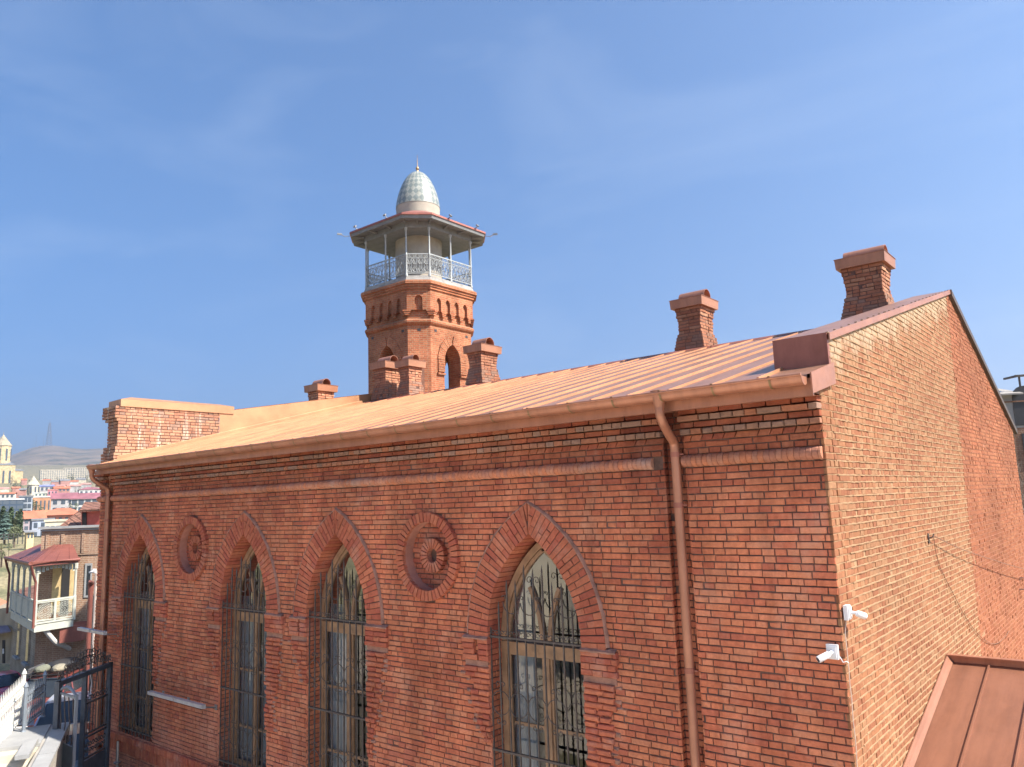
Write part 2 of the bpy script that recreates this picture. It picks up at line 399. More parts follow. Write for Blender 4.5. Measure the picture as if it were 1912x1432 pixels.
# recess floors
for c0, c1 in (CH, CH2):
    z = 1.0; i = 0
    while z > ZG:
        z -= CR; lay_row(fac, Vector((0,.085,0)), X, Zv, Nf, c0, c1, z, z+BH, head=True, start=R(0,.1)); i += 1
        fac.brick(Vector((c0,0,0)), Y, Zv, X, 0.0, .085, z, z+BH, 0, back=.02)
        fac.brick(Vector((c1,0,0)), Y, Zv, -X, 0.0, .085, z, z+BH, 0, back=.02)
# mortar backing (follows the openings)
z = 1.15; st = .04
while z > ZG-.2:
    for a, b in allowed(XL, XR, cut(z+st/2, mort=True), .001):
        mor.face([(a,.016,z),(b,.016,z),(b,.016,z+st),(a,.016,z+st)])
    z -= st
for c0, c1 in (CH, CH2): mor.face([(c0-.02,.1,ZG),(c1+.02,.1,ZG),(c1+.02,.1,1.1),(c0-.02,.1,1.1)])
# jamb reveals
for xw in WX:
    z = ZS; i = 0
    while z > ZSILL:
        z -= CR
        for sgn in (1, -1):
            fac_o = Vector((xw-sgn*WA, 0, 0))
            lay_row(fac, fac_o, Y, Zv, X*sgn, .002, .46, z, z+BH, head=(i % 2 == 0), d=0, start=.0 if i % 2 else .13)
            if i == 0:
                mor.face([(fac_o.x-sgn*.012, .0, ZSILL), (fac_o.x-sgn*.012, .5, ZSILL), (fac_o.x-sgn*.012, .5, ZS+.05), (fac_o.x-sgn*.012, .0, ZS+.05)])
        i += 1
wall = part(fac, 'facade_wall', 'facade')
part(mor, 'mortar_joints', 'mortar', wall)

# ---- cornice: corbelled courses between string course and gutter
SEG = [(XL, CH2[0]), (CH2[1], CH[0]), (CH[1], XR)]
cor_rows = [(.0, True, 0, 0), (.0, False, 0, 0), (.018, True, .03, 0), (.075, True, 0, 1), (.055, False, 0, 0), (.125, True, 0, 1), (.10, False, 0, 0), (.15, False, 0, 1)]
for si, (sa, sb) in enumerate(SEG):
    cor = MB(); lips = MB(); zz = .47
    for d, hd, sk, lip in cor_rows:
        tgt = lips if lip else cor
        lay_row(tgt, OF, X, Zv, Nf, sa-(d*.9 if si == 0 else 0), sb, zz, zz+(BH if not lip else .058), (), head=hd, d=d, skew=sk, start=R(0,.1), back=.08+d, j=.004, mixp=.1)
        if si == 0: lay_row(tgt, Vector((XL,0,0)), Y, Zv, -X, -d, 2.6, zz, zz+BH, head=hd, d=d*1.6, back=.1+d)
        zz += CR
    c = part(cor, 'cornice', 'facade'); part(lips, 'projecting_course', 'sooty', c)
# ---- rounded string course
TORM = brick_mat('torus_brick', [(.44,.19,.12),(.48,.19,.11),(.40,.18,.125),(.45,.21,.14)], pale=(.42,.33,.29), stain=.3)
for sa, sb in ((XL-.06, CH2[0]), (CH2[1], CH[0]-.14), (CH[1]-.02, -.02)):
    tor = MB(); tm = MB(); x = sa
    while x < sb-.02:
        wd = .064*R(.93, 1.07); x1 = min(x+wd, sb)
        if not (sb == CH[0]-.14 and x > sb-.16 and R(0,1) < .5):
            rr = .070*R(.94, 1.04); zc = .395+R(-.004,.004); rows = []
            for xx, q in ((x, .93), (x+.006, 1), (x1-.008, 1), (x1-.002, .93)):
                rows.append([(xx, .01-cos(t)*rr*q*1.15, zc+sin(t)*rr*q) for t in [(-pi/2)+pi*k/8 for k in range(9)]])
            tor.grid(rows); tor.face(rows[0]); tor.face(rows[-1][::-1])
        x = x1
    tm.grid([[(xx, .012-cos(t)*.066, .395+sin(t)*.058) for t in [-pi/2+pi*k/8 for k in range(9)]] for xx in (sa, sb-.02)])
    tm.face([(sb-.02, .012-cos(t)*.066, .395+sin(t)*.058) for t in [-pi/2+pi*k/8 for k in range(9)]])
    t = part(tor, 'string_course', TORM); part(tm, 'mortar_joints', TORM, t)

# ---- arches, imposts and broken pilaster strips, one set per window
def window_arch(xw, seed):
    random.seed(seed); a = MB(); lm = MB(); core = MB()
    th = acos((RA-WA)/RA)
    for sgn in (1, -1):
        cx = xw-sgn*(RA-WA)                  # centre of this half arc
        n = 24
        tmax = acos((RA-WA)/(RA+TR))+.01
        for k in range(n):
            t0 = tmax*k/n+.0032; t1 = tmax*(k+1)/n-.0032
            spl = [0, TR] if R(0,1) < .15 else ([0, .125, TR] if k % 2 else [0, TR-.125, TR])
            for ra, rb in zip(spl, spl[1:]):
                ra2 = RA+ra+(.004 if ra else 0); rb2 = RA+rb-.004+(R(-.015,.012) if rb == TR else 0)
                dep = .035+R(-.008,.008); e = .005
                P = []
                for yy, q in ((.42 if ra == 0 else .05, 0), (-dep+e, 0), (-dep, e)):
                    for r_, t_ in ((ra2+q, t0+q/RA), (rb2-q, t0+q/RA), (rb2-q, t1-q/RA), (ra2+q, t1-q/RA)):
                        px = (r_*cos(t_)-(RA-WA))*1.0
                        P.append((xw+sgn*max(px, 0.004), yy+R(-.002,.002), ZS+r_*sin(t_)+R(-.002,.002)))
                if max(abs(p[0]-xw) for p in P) < .012: continue
                m0 = len(a.v); a.v += P
                for b in (0, 4):
                    for i2 in range(4):
                        k2 = (i2+1) % 4; a.f.append((m0+b+i2, m0+b+k2, m0+b+k2+4, m0+b+i2+4))
                a.f.append((m0+8, m0+9, m0+10, m0+11))
        # mortar core behind the voussoirs
        rows = []
        for yy, off in ((-.018, TR-.006), (-.018, .01), (.46, .01)):
            rows.append([(xw+sgn*max(0.0, (RA+off)*cos(tmax*k/30)-(RA-WA)), yy, ZS+(RA+off)*sin(tmax*k/30)) for k in range(31)])
        core.grid(rows)
        # weathered mortar fillet over the arch back
        rows = []
        for k in range(41):
            t_ = .02+tmax*k/40; rr = RA+TR
            o2 = R(.004,.022)
            def pt(r_, y_): return (xw+sgn*max(0.0, r_*cos(t_)-(RA-WA)), y_, ZS+r_*sin(t_))
            rows.append([pt(rr-.008, -.034), pt(rr+o2*.6, -.036), pt(rr+o2+.01, -.016), pt(rr+o2+.016, .0)])
        lm.grid(rows)
    # imposts
    o = part(a, 'window_arch', ARCH_M)
    for sgn in (1, -1):
        imp = MB()
        w0, w1 = (WA, WA+.50) if sgn > 0 else (WA, WA+.44)
        zt = ZS
        for k in range(4):
            zt -= CR; d = .055+R(-.006,.006)
            u0, u1 = (xw+w0-.01, xw+w1+R(-.02,.02)) if sgn > 0 else (xw-w1-R(-.02,.02), xw-w0+.01)
            if sgn > 0:
                bu = u0
                while bu < u1-.02:
                    bl = min(R(.12,.3), u1-bu); imp.brick(OF, X, Zv, Nf, bu, bu+bl-.006, zt, zt+.068, d, back=.02, e=.009, j=.005); bu += bl
                imp.brick(Vector((xw+w0-.01,0,0)), Y, Zv, -X, -d+.004, .3, zt, zt+.068, .0, back=.02)
            else:
                imp.brick(OF, X, Zv, Nf, u0, (u0+u1)/2+R(-.05,.05), zt, zt+.068, d, back=.02, e=.009, j=.005)
                imp.brick(OF, X, Zv, Nf, (u0+u1)/2+.055, u1, zt, zt+.068, d, back=.02, e=.009, j=.005)
                imp.brick(Vector((xw-w0+.01,0,0)), Y, Zv, X, -d+.004, .3, zt, zt+.068, .0, back=.02)
        # lime cap on the impost
        uu = (xw+w0-.01, xw+w1) if sgn > 0 else (xw-w1, xw-w0+.01)
        rows = []
        for k in range(15):
            u = uu[0]+(uu[1]-uu[0])*k/14; h = R(.0,.014)
            rows.append([(u, .0, ZS+.022+h), (u, -.035, ZS+.012+h*.6), (u, -.062-R(0,.008), ZS-.006), (u, -.061, ZS-.02-R(0,.012))])
        lm.grid(rows)
        # pilaster strip, its outer edge broken away course by course
        zt = ZS-4*CR-.09; wd = .44; k = 0
        while wd > .10 and zt > ZS-1.9:
            u = wd*R(.86, 1.03)
            d = .04+R(-.006,.006)
            lo = (xw+WA, xw+WA+u) if sgn > 0 else (xw-WA-u, xw-WA)
            ln = R(.4,.65)*u
            for q0, q1 in ((lo[0], lo[0]+ln), (lo[0]+ln+.008, lo[1])):
                if q1-q0 > .03: imp.brick(OF, X, Zv, Nf, q0, q1, zt-BH, zt, d, back=.02, e=.012, j=.008, skew=R(-.02,.02))
            # ragged mortar where the brick broke off
            if R(0,1) < .7:
                e0 = lo[1] if sgn > 0 else lo[0]-.07
                lm.brick(OF, X, Zv, Nf, e0-.015, e0+R(.05,.1), zt-BH+R(0,.02), zt-R(0,.02), R(.008,.024), e=.012, j=.012)
            zt -= CR; wd -= R(-.02,.05)
            if sgn < 0: wd -= .016
            k += 1
        # chase left under the impost
        lm.box(uu[0]+.01, uu[1]-.03, -.012, .02, ZS-4*CR-.085, ZS-4*CR-.01)
        part(imp, 'impost', ARCH_M, o)
    part(lm, 'mortar', 'lime', o); part(core, 'arch_joints', 'mortar', o)
ARCH_M = brick_mat('arch_brick', [(.42,.135,.08),(.39,.115,.07),(.45,.155,.09),(.40,.13,.075),(.36,.10,.065)], pale=(.46,.28,.22), stain=.25)
for k, xw in enumerate(WX): window_arch(xw, 100+k)
# sill ledge and soldier course under the windows
random.seed(5)
sil = MB(); x = XL
while x < CH[0]:
    wd = .072*R(.93,1.07)
    sil.brick(OF, X, Zv, Nf, x, x+wd-.009, ZSILL-.13, ZSILL-.005, .075+R(-.008,.008), e=.014, j=.004, back=.02)
    sil.brick(OF, X, Zv, Nf, x, x+wd-.009, ZSILL-.36, ZSILL-.14, .03+R(-.005,.005), e=.007, j=.004, back=.02)
    x += wd
for xw in WX: sil.box(xw-WA, xw+WA, -.05, .46, ZSILL-.13, ZSILL-.01)
part(sil, 'sill_course', ARCH_M)

# ---- blind round windows
def oculus(xo, zo, seed):
    random.seed(seed); a = MB(); lm = MB(); n = 46
    def ring(r0, r1, n, y0, yb):
        for k in range(n):
            t0 = 2*pi*k/n+.0055/((r0+r1)/2); t1 = 2*pi*(k+1)/n-.0055/((r0+r1)/2); e = .006; P = []
            y1 = y0+R(-.006,.006); rr1 = r1+R(-.008,.006)
            for yy, q in ((yb, 0), (y1+e, 0), (y1, e)):
                for r_, t_ in ((r0+q, t0+q/r1), (rr1-q, t0+q/r1), (rr1-q, t1-q/r1), (r0+q, t1-q/r1)):
                    P.append((xo+r_*cos(t_), yy, zo+r_*sin(t_)+R(-.001,.001)))
            m0 = len(a.v); a.v += P
            for b in (0, 4):
                for i2 in range(4):
                    k2 = (i2+1) % 4; a.f.append((m0+b+i2, m0+b+k2, m0+b+k2+4, m0+b+i2+4))
            a.f.append((m0+8, m0+9, m0+10, m0+11))
    ring(RI, RO, n, -.06, .03)
    ring(.105, .25, 20, .065, .18)
    # recessed brick disc
    z = zo-RI; i = 0
    while z < zo+RI:
        zc = z+BH/2; h = sqrt(max(0, RI**2-(zc-zo)**2)); h2 = sqrt(max(0, .235**2-(zc-zo)**2)) if abs(zc-zo) < .235 else 0
        if h > .04:
            lay_row(a, Vector((0,.15,0)), X, Zv, Nf, xo-h, xo+h, z, z+BH, [(xo-h2, xo+h2)] if h2 else [], head=i % 2 == 0, start=R(0,.1))
        z += CR; i += 1
    lm.face([(xo+(RI+.06)*cos(t), .165, zo+(RI+.06)*sin(t)) for t in [2*pi*k/40 for k in range(40)]])
    o = part(a, 'blind_oculus', ARCH_M)
    part(lm, 'mortar', 'mortar', o)
    s = MB()
    s.grid([[(xo+r*cos(2*pi*k/48), y, zo+r*sin(2*pi*k/48)) for k in range(48)] for r, y in ((RI+.004, -.03), (RI-.002, .02), (RI-.004, .17))], True)
    smooth_by_angle(part(s, 'plastered_reveal', plain('pink_render', (.36,.16,.12), .9, var=.25, scale=4, bmp=.3), o), 50)
    s = MB(); s.grid([[(xo+r*cos(2*pi*k/24), y, zo+r*sin(2*pi*k/24)) for k in range(24)] for r, y in ((.107, .10), (.105, .25), (.001, .252))], True)
    smooth_by_angle(part(s, 'plastered_reveal', plain('pink_render', (.36,.16,.12), .9, var=.25, scale=4, bmp=.3), o), 50)
for k, (xo, zo) in enumerate(OC): oculus(xo, zo, 300+k)

# ---- windows: timber frame, panes, curtain, iron grille
random.seed(11)
def arch_x(z, r_off=0):                       # half width of the opening at height z above springing
    return sqrt(max(0, (RA+r_off)**2-(z-ZS)**2))-(RA-WA)
ZT = ZS-.12
fr = MB(); y0, y1 = .25, .32
fr.box(-WA, -WA+.09, y0, y1, ZSILL, ZT-.05); fr.box(WA-.09, WA, y0, y1, ZSILL, ZT-.05)
fr.box(-WA+.09, -WA+.14, y0+.025, y1-.005, ZSILL+.1, ZT-.12); fr.box(WA-.14, WA-.09, y0+.025, y1-.005, ZSILL+.1, ZT-.12)
fr.box(-WA, WA, y0-.015, y1, ZT-.05, ZT+.05); fr.box(-WA, WA, y0+.005, y1-.005, ZT-.12, ZT-.052)
fr.box(-.05, .05, y0-.004, y1-.003, ZSILL+.1, ZT-.122); fr.box(-.085, -.052, y0+.02, y1-.01, ZSILL+.1, ZT-.122); fr.box(.052, .085, y0+.02, y1-.01, ZSILL+.1, ZT-.122)
fr.box(-WA+.11, WA-.11, y0+.01, y1-.004, ZSILL, ZSILL+.1)
for zb in (ZT-1.0, ZT-2.0):
    fr.box(-WA+.172, -.087, y0+.03, y1-.012, zb-.022, zb+.022); fr.box(.087, WA-.172, y0+.03, y1-.012, zb-.022, zb+.022)
th = acos((RA-WA)/RA)
def arcbar(cx, r, t0, t1, wd, ya, yb, sgn, n=18):
    rows = []
    for k in range(n+1):
        t = t0+(t1-t0)*k/n
        rows.append([(sgn*(cx+rr*cos(t)), yy, ZT+.05+rr*sin(t)) for rr, yy in ((r-wd/2, ya), (r+wd/2, ya), (r+wd/2, yb), (r-wd/2, yb))])
    fr.grid(rows, True); fr.face(rows[0]); fr.face(rows[-1])
for sgn in (1, -1):
    arcbar(-(RA-WA), RA-.045, 0, th+.02, .09, y0, y1, sgn)
    arcbar(-(RA-WA), RA-.12, 0, th-.03, .045, y0+.02, y1-.005, sgn)
    arcbar(-(RA-WA)-WA+.02, RA-.08, .02, .50, .055, y0+.006, y1-.01, sgn, 12)
win0 = fr.build('window', M['wood'], bld)
smooth_by_angle(win0, 35)
off = bld.location
gl = MB()
gl.face([(-WA+.1, .30, ZSILL), (WA-.1, .30, ZSILL), (WA-.1, .30, ZT), (-WA+.1, .30, ZT)])
gl.build('pane', M['glass'], win0); gl = MB()
pts = []
for k in range(15): t = th*k/14; pts.append((RA*cos(t)-(RA-WA), .30, ZT+.05+RA*sin(t)))
gl.face(pts+[(-p[0], p[1], p[2]) for p in pts[::-1][1:]])
gl.build('arch_pane', M['glass_head'], win0)
# grille
g = MB(); yb = .03
def bar(p, q, r=.009): g.beam(p, q, r*2, r*2)
def scroll(cx, cz, r, a0, turns, sgn, rr=.006, n=16):
    pts = []
    for k in range(n+1):
        f = k/n; t = a0+sgn*turns*2*pi*f; q = r*(1-.78*f)
        pts.append((cx+q*cos(t), yb, cz+q*sin(t)))
    g.tube(pts, rr, 5)
def ringt(cx, cz, r, a0=0, a1=2*pi, rr=.007, n=22):
    full = abs(a1-a0) > 6.2
    pts = [(cx+r*cos(a0+(a1-a0)*k/n), yb, cz+r*sin(a0+(a1-a0)*k/n)) for k in range(n if full else n+1)]
    g.tube(pts, rr, 5, closed=full)
NB = 10; sp = 2*WA/NB
for zr in (ZS+.02, ZS-1.42, ZSILL+.12): g.box(-WA-.03, WA+.03, yb-.02, yb+.02, zr-.013, zr+.013)
for k in range(NB+1):
    xb = -WA+.01+k*(2*WA-.02)/NB
    zt = ZS+.02
    top = min(ZS+arch_top if False else ZS+.02+max(0, sqrt(max(0, RA**2-(abs(xb)+RA-WA)**2))*.66), ZS+1.25)
    if k % 2: top -= .12
    top = max(top, ZS+.05)
    bar((xb, yb, ZSILL+.02), (xb, yb, top), .0088)
    if top > ZS+.2:      # forged spear point
        g.tube([(xb, yb, top-.05), (xb, yb, top-.03), (xb, yb, top), (xb, yb, top+.05), (xb, yb, top+.13)], [.008, .016, .011, .013, .001], 6)
for k in range(NB):
    xc = -WA+.01+(k+.5)*(2*WA-.02)/NB
    # curls standing on the springing rail
    scroll(xc-.035, ZS+.075, .036, 0, .95, 1); scroll(xc+.035, ZS+.075, .036, pi, .95, -1)
    if k % 2 == 0 and abs(xc) < .62:
        h = ZS+.36 if abs(xc) < .6 else ZS+.25
        ringt(xc, h+.12, .145, pi, 2*pi); scroll(xc-.145+.02, h+.18, .04, pi, .8, -1); scroll(xc+.145-.02, h+.18, .04, 0, .8, 1)
for cx, cz, s in ((0, ZS+.78, 1),):
    scroll(cx-.06, cz, .055, 0, 1.1, 1); scroll(cx+.06, cz, .055, pi, 1.1, -1)
for zc in (ZS-.82, ZS-2.22):
    for k in range(5):
        xc = -WA+.155+k*(2*WA-.31)/4
        ringt(xc, zc, .152)
        for s2 in (1, -1):
            scroll(xc-.048, zc+s2*.235, .042, 0, 1.0, s2); scroll(xc+.048, zc+s2*.235, .042, pi, 1.0, -s2)
            g.box(xc-.012, xc+.012, yb-.012, yb+.012, zc+s2*.17-.014, zc+s2*.17+.014)
g.build('grille', M['iron'], win0)
for o in [win0]+children(win0):
    pass
win0.location = Vector((WX[0], 0, 0))-off
wins = [win0]
for xw in WX[1:]:
    c = copy_tree(win0, bld); c.location = Vector((xw, 0, 0))-off; wins.append(c)
def curtain(win, x0, x1, z0, z1, mat='curtain'):
    cu = MB(); n = 30; rows = []
    for k in range(n+1):
        x = x0+(x1-x0)*k/n; y = .38+.02*sin(k*1.9)+R(-.008,.008)
        rows.append([(x, y, z0), (x+R(-.01,.01), y, (z0+z1)/2), (x, y, z1)])
    cu.grid(rows); cu.build('curtain', M[mat], win, smooth=True)
curtain(wins[0], -.72, .5, ZSILL, ZS+.1); curtain(wins[1], -.72, .42, ZSILL, ZS+.2)
curtain(wins[2], -.72, .05, ZSILL, ZS+.2); curtain(wins[3], -.72, -.30, ZSILL, ZS+1.0)

# ---- interior, dark
rm = MB(); x0, x1, ya, yb2, z0, z1 = XL+.5, XR-.5, .47, 12.5, ZG, 1.0
rm.face([(x0,yb2,z0),(x1,yb2,z0),(x1,yb2,z1),(x0,yb2,z1)]); rm.face([(x0,ya,z0),(x0,yb2,z0),(x0,yb2,z1),(x0,ya,z1)])
rm.face([(x1,ya,z0),(x1,yb2,z0),(x1,yb2,z1),(x1,ya,z1)]); rm.face([(x0,ya,z0),(x1,ya,z0),(x1,yb2,z0),(x0,yb2,z0)]); rm.face([(x0,ya,z1),(x1,ya,z1),(x1,yb2,z1),(x0,yb2,z1)])
room = part(rm, 'interior', 'room')
# inner face of the facade wall, so daylight enters by the windows only
iw = MB(); z = z0
while z < z1:
    for a, b in allowed(x0, x1, [(f0+.05, f1-.05) for f0, f1 in cut(z+.05) if f1-f0 > 1.0 or ZS < z < ZS+2] , .001):
        iw.face([(a,.465,z),(b,.465,z),(b,.465,z+.1),(a,.465,z+.1)])
    z += .1
part(iw, 'inner_wall_face', 'room', room)
st = MB()                                     # timber stair seen through the nearest window
st.beam((-4.7,1.6,-5.2), (-3.0,1.4,-2.6), .08, .22, (0,1,0)); st.beam((-4.2,1.9,-4.4), (-3.1,1.9,-2.9), .06, .2, (0,1,0))
st.beam((-3.9,1.7,-2.5), (-2.6,1.3,-3.9), .07, .16, (0,1,0)); st.beam((-4.8,1.5,-2.75), (-2.7,1.5,-2.55), .1, .1)
st.beam((-4.3,2.6,-3.6), (-2.6,2.6,-2.3), .4, .3)
part(st, 'interior_beams', 'wood', room)
pp = MB(); pp.obox((-3.55,1.25,-3.12), X, Zv, Y, .17, .16, .004); part(pp, 'paper_sheet', plain('white_paper', (.8,.8,.78), .8, bmp=0), room)

# ============================================================ gable wall
def rake(y): return 1.69+(y-.45)*.2565 if y < 7.96 else 3.617-(y-7.96)*.341
def ybreak(z): return 7.33+.118*(z-.3)
YE = 14.35
ga, gr, gm, gmr = MB(), MB(), MB(), MB()
random.seed(21)
z = 3.6; OG = Vector((0,0,0)); i = 0
def yspan(z):
    ya = 0.0 if z < 1.20 else max(.43, .45+(z-1.69)/.2565+.02)
    yb = min(YE, 7.96+(3.617-z)/.341-.02)
    return max(ya, 0.0), yb
def strip(mb, ya, yb, z, hgt, prot):
    n = max(2, int((yb-ya)/.07)); rows = []
    for k in range(n+1):
        y = ya+(yb-ya)*k/n; p = prot*R(.35,1.5); h = hgt*R(.65,1.35); dz = R(-.003,.003)
        rows.append([(-.02, y, z-h/2+dz), (p*.8, y, z-h/2+.001+dz), (p, y, z+h*.25+dz), (-.02, y, z+h/2+.004+dz)])
    mb.grid(rows)
while z > ZG:
    z -= CR; zc = z+BH/2; y0_, y1_ = yspan(zc); b = ybreak(zc)+R(-.035,.035); b2 = max(y0_, min(b, y1_))
    q0 = .30+.05*(i % 2)
    if b2-y0_ > .03:
        # corner quoins: full bricks
        qe = min(b2, max(y0_, .33 if i % 2 else .5)) if y0_ < .3 else y0_
        if qe > y0_: lay_row(ga, OG, Y, Zv, X, y0_, qe, z, z+BH+.004, head=i % 2 == 0, d=.004, mixp=0)
        lay_row(ga, OG, Y, Zv, X, qe, b2, z, z+BH, head=True, start=R(0,.1), j=.003, mixp=.22, d=-.001)
        strip(gm, qe, b2, z-.005, .017, .007)
        if qe > y0_: strip(gm, y0_+.01, qe, z-.005, .010, .003)
    if y1_-b2 > .03:
        lay_row(gr, OG, Y, Zv, X, b2+.01, y1_, z, z+BH, head=i % 3 != 0, start=R(0,.1), j=.004, d=.0, mixp=.25)
        strip(gmr, b2+.01, y1_, z-.005, .011, .002)
    i += 1
def backing(mb, ya, yb, x):
    n = 24
    for k in range(n):
        y0 = ya+(yb-ya)*k/n; y1 = ya+(yb-ya)*(k+1)/n
        mb.face([(x,y0,ZG),(x,y1,ZG),(x,y1,rake(max(y1,.46))-.03 if y1 > .45 else 1.2),(x,y0,rake(max(y0,.46))-.03 if y0 > .45 else 1.2)])
backing(gm, .0, 7.6, -.006); backing(gmr, 7.0, YE, -.009)
gw = part(ga, 'gable_wall', 'gable'); part(gm, 'mortar_joints', 'gmortar', gw)
gw2 = part(gr, 'red_gable_wall', 'gable_red'); part(gmr, 'mortar_joints', 'gmortar_red', gw2)
# other two walls
bk = MB(); bk.box(XL, -.02, YE-.3, YE, ZG, 1.15); bk.box(XL, XL+.45, .02, YE, ZG, 1.2)
part(bk, 'rear_wall', 'tower')

# ============================================================ roof
ROOF = metal = 'copper_roof'
EY, EZ, RY, RZ = -.33, 1.165, 7.62, 3.215
SL = (RZ-EZ)/(RY-EY)
def rz(y): return EZ+(y-EY)*SL if y < RY else RZ-(y-RY)*.30
random.seed(31)
rf = MB(); seams = MB()
xs = []; x = -.515
while x > XL+.2: xs.append(x); x -= .523
edges = [-.585]+xs[1:] ; edges = sorted(set([XL+.5]+xs+[-.0]))
Ld = Vector((0, RY-EY, RZ-EZ)).normalized(); Nd = Vector((0, -Ld.z, Ld.y))
for a, b in zip(edges, edges[1:]):
    rows = []; K = 10; tw = R(-.006,.006)
    for k in range(K+1):
        y = EY+(RY-EY)*k/K; zz = rz(y); e = 0 if k in (0, K) else 1
        rows.append([(a, y, zz), ((a*2+b)/3, y, zz+e*R(-.0012,.0015)+tw*.2), ((a+2*b)/3, y, zz+e*R(-.0012,.0015)-tw*.2), (b, y, zz)])
    rf.grid(rows)
    # turned-down eave edge
    rf.face([(a,EY,EZ),(b,EY,EZ),(b,EY-.01,EZ-.03),(a,EY-.01,EZ-.03)])
rf.face([(XL+.5,RY,RZ-.001),(0,RY,RZ-.001),(0,YE+.25,rz(YE+.25)),(XL+.5,YE+.25,rz(YE+.25))])
# left verge in front of the pier
for a, b in ((XL+.35, XL+.5),): rf.grid([[(a, EY, EZ+.004), (b, EY, EZ+.004)], [(a, .2, rz(.2)+.004), (b, .2, rz(.2)+.004)]])
roof = part(rf, 'roof', ROOF)
for x in xs:
    y0s = EY+R(.0,.03); y1s = RY+R(-.02,.03); hh = .029*R(.85,1.2)
    p0 = Vector((x, y0s, rz(y0s))); p1 = Vector((x, y1s, EZ+(y1s-EY)*SL))
    c = (p0+p1)/2+Nd*(hh/2-.004); seams.obox(c, X, Nd, Ld, .013, hh/2, (p1-p0).length/2)
for k in range(2): pass
part(seams, 'standing_seams', 'seam', roof)
# ridge capping with loose joints
rd = MB(); x = XL+.5
while x < -.7:
    l = R(1.6,2.1); x1 = min(x+l, -.6)
    rd.grid([[(xx, RY-.11, rz(RY-.11)+.006), (xx, RY-.02, RZ+.035), (xx, RY+.02, RZ+.035), (xx, RY+.11, rz(RY+.11)+.012)] for xx in (x, x1-.02)]); x = x1
part(rd, 'ridge_cap', 'copper_dull', roof)
# right rake coping (raised, .58 wide) with its box end
ck = MB(); xa, xb = -.585, .03
def cop(y): return rake(y)+.012
ck.grid([[(xa, y, cop(y)), (xb, y, cop(y))] for y in [.43+(7.96-.43)*k/16 for k in range(17)]]+[[(xa, YE+.2, cop(YE+.2)), (xb, YE+.2, cop(YE+.2))]])
ck.face([(xa,.43,rz(.43)-.02),(xa,.43,cop(.43)),(xa,7.96,cop(7.96)),(xa,7.96,rz(7.62))])
ck.face([(xa,7.96,rz(7.96)-.02),(xa,7.96,cop(7.96)),(xa,YE+.2,cop(YE+.2)),(xa,YE+.2,rz(YE+.2))])
part(ck, 'rake_coping', 'copper_roof', roof)
cf = MB()                                      # turned-down drip edge on the gable face
for ya, yb_ in ((.40, 7.96),): cf.hexa([(xb-.006,ya,cop(ya)-.075),(xb+.008,ya,cop(ya)-.075),(xb+.008,yb_,cop(yb_)-.075),(xb-.006,yb_,cop(yb_)-.075),(xb-.006,ya,cop(ya)+.006),(xb+.008,ya,cop(ya)+.006),(xb+.008,yb_,cop(yb_)+.006),(xb-.006,yb_,cop(yb_)+.006)])
part(cf, 'drip_edge', 'copper', roof)
cf = MB(); ya, yb_ = 7.95, YE+.3
cf.hexa([(xb-.05,ya,cop(ya)-.11),(xb+.03,ya,cop(ya)-.11),(xb+.03,yb_,cop(yb_)-.11),(xb-.05,yb_,cop(yb_)-.11),(xb-.05,ya,cop(ya)+.010),(xb+.03,ya,cop(ya)+.010),(xb+.03,yb_,cop(yb_)+.010),(xb-.05,yb_,cop(yb_)+.010)])
part(cf, 'rear_fascia', 'fascia', roof)
bx = MB(); bx.box(xa-.012, -.012, .415, .44, rz(.43)-.03, cop(.43)+.008); bx.box(-.012, .004, .40, .47, rz(.43)-.06, cop(.43)+.004)
part(bx, 'coping_end_panel', 'copper_dull', roof)
# eave end board and apron
eb = MB()
eb.hexa([(.035,EY-.02,EZ-.20),(.05,EY-.02,EZ-.20),(.05,.42,rz(.42)-.22),(.035,.42,rz(.42)-.22),(.035,EY-.02,EZ+.012),(.05,EY-.02,EZ+.012),(.05,.42,rz(.42)+.012),(.035,.42,rz(.42)+.012)])
eb.face([(-.0,EY,EZ+.003),(.05,EY,EZ+.003),(.05,.42,rz(.42)+.003),(0,.42,rz(.42)+.003)])
part(eb, 'eave_end_board', 'copper', roof)
fb = MB(); fb.box(XL+.42, .034, EY+.03, EY+.055, EZ-.215, EZ-.035); fb.face([(XL+.42,EY+.05,EZ-.21),(.03,EY+.05,EZ-.21),(.03,.05,EZ-.19),(XL+.42,.05,EZ-.19)])
part(fb, 'fascia_board', 'copper', roof)
# left parapet: coping band on the brick pier, copper-clad rake behind
XI = XL+.50                                    # inner face x=-16.3
def lrake(y): return 2.70+(y-3.1)*.178 if y < 8.0 else 3.572-(y-8.0)*.3
pr = MB(); prm = MB()
random.seed(41)
def pier_off(z):                               # corbelled foot and head of the pier's street end
    if z > 2.30: return .15
    if z > 2.18: return .07
    if z < 1.48: return .14
    if z < 1.62: return .09
    return 0.0
z = 2.60; i = 0
while z > 1.15:
    z -= CR; po = pier_off(z)
    ys = .12-po*.5
    lay_row(pr, Vector((XI,0,0)), Y, Zv, X, ys, 2.72, z, z+BH, head=i % 2 == 0, start=R(0,.1), j=.004)
    lay_row(pr, Vector((0,.12-po*.5,0)), X, Zv, Nf, XL-.05-po, XI, z, z+BH, head=i % 2 == 1, start=R(0,.1), j=.005)
    lay_row(pr, Vector((XL-.05-po,0,0)), Y, Zv, -X, .12-po*.5, 2.72, z, z+BH, head=True)
    i += 1
prm.box(XL-.03, XI-.012, .14, 2.72, 1.1, 2.6); prm.box(XL-.1, XI-.02, .10, .5, 1.1, 1.45)
pier = part(pr, 'parapet_pier', 'pier'); part(prm, 'mortar_joints', 'mortar', pier)
cp = MB()
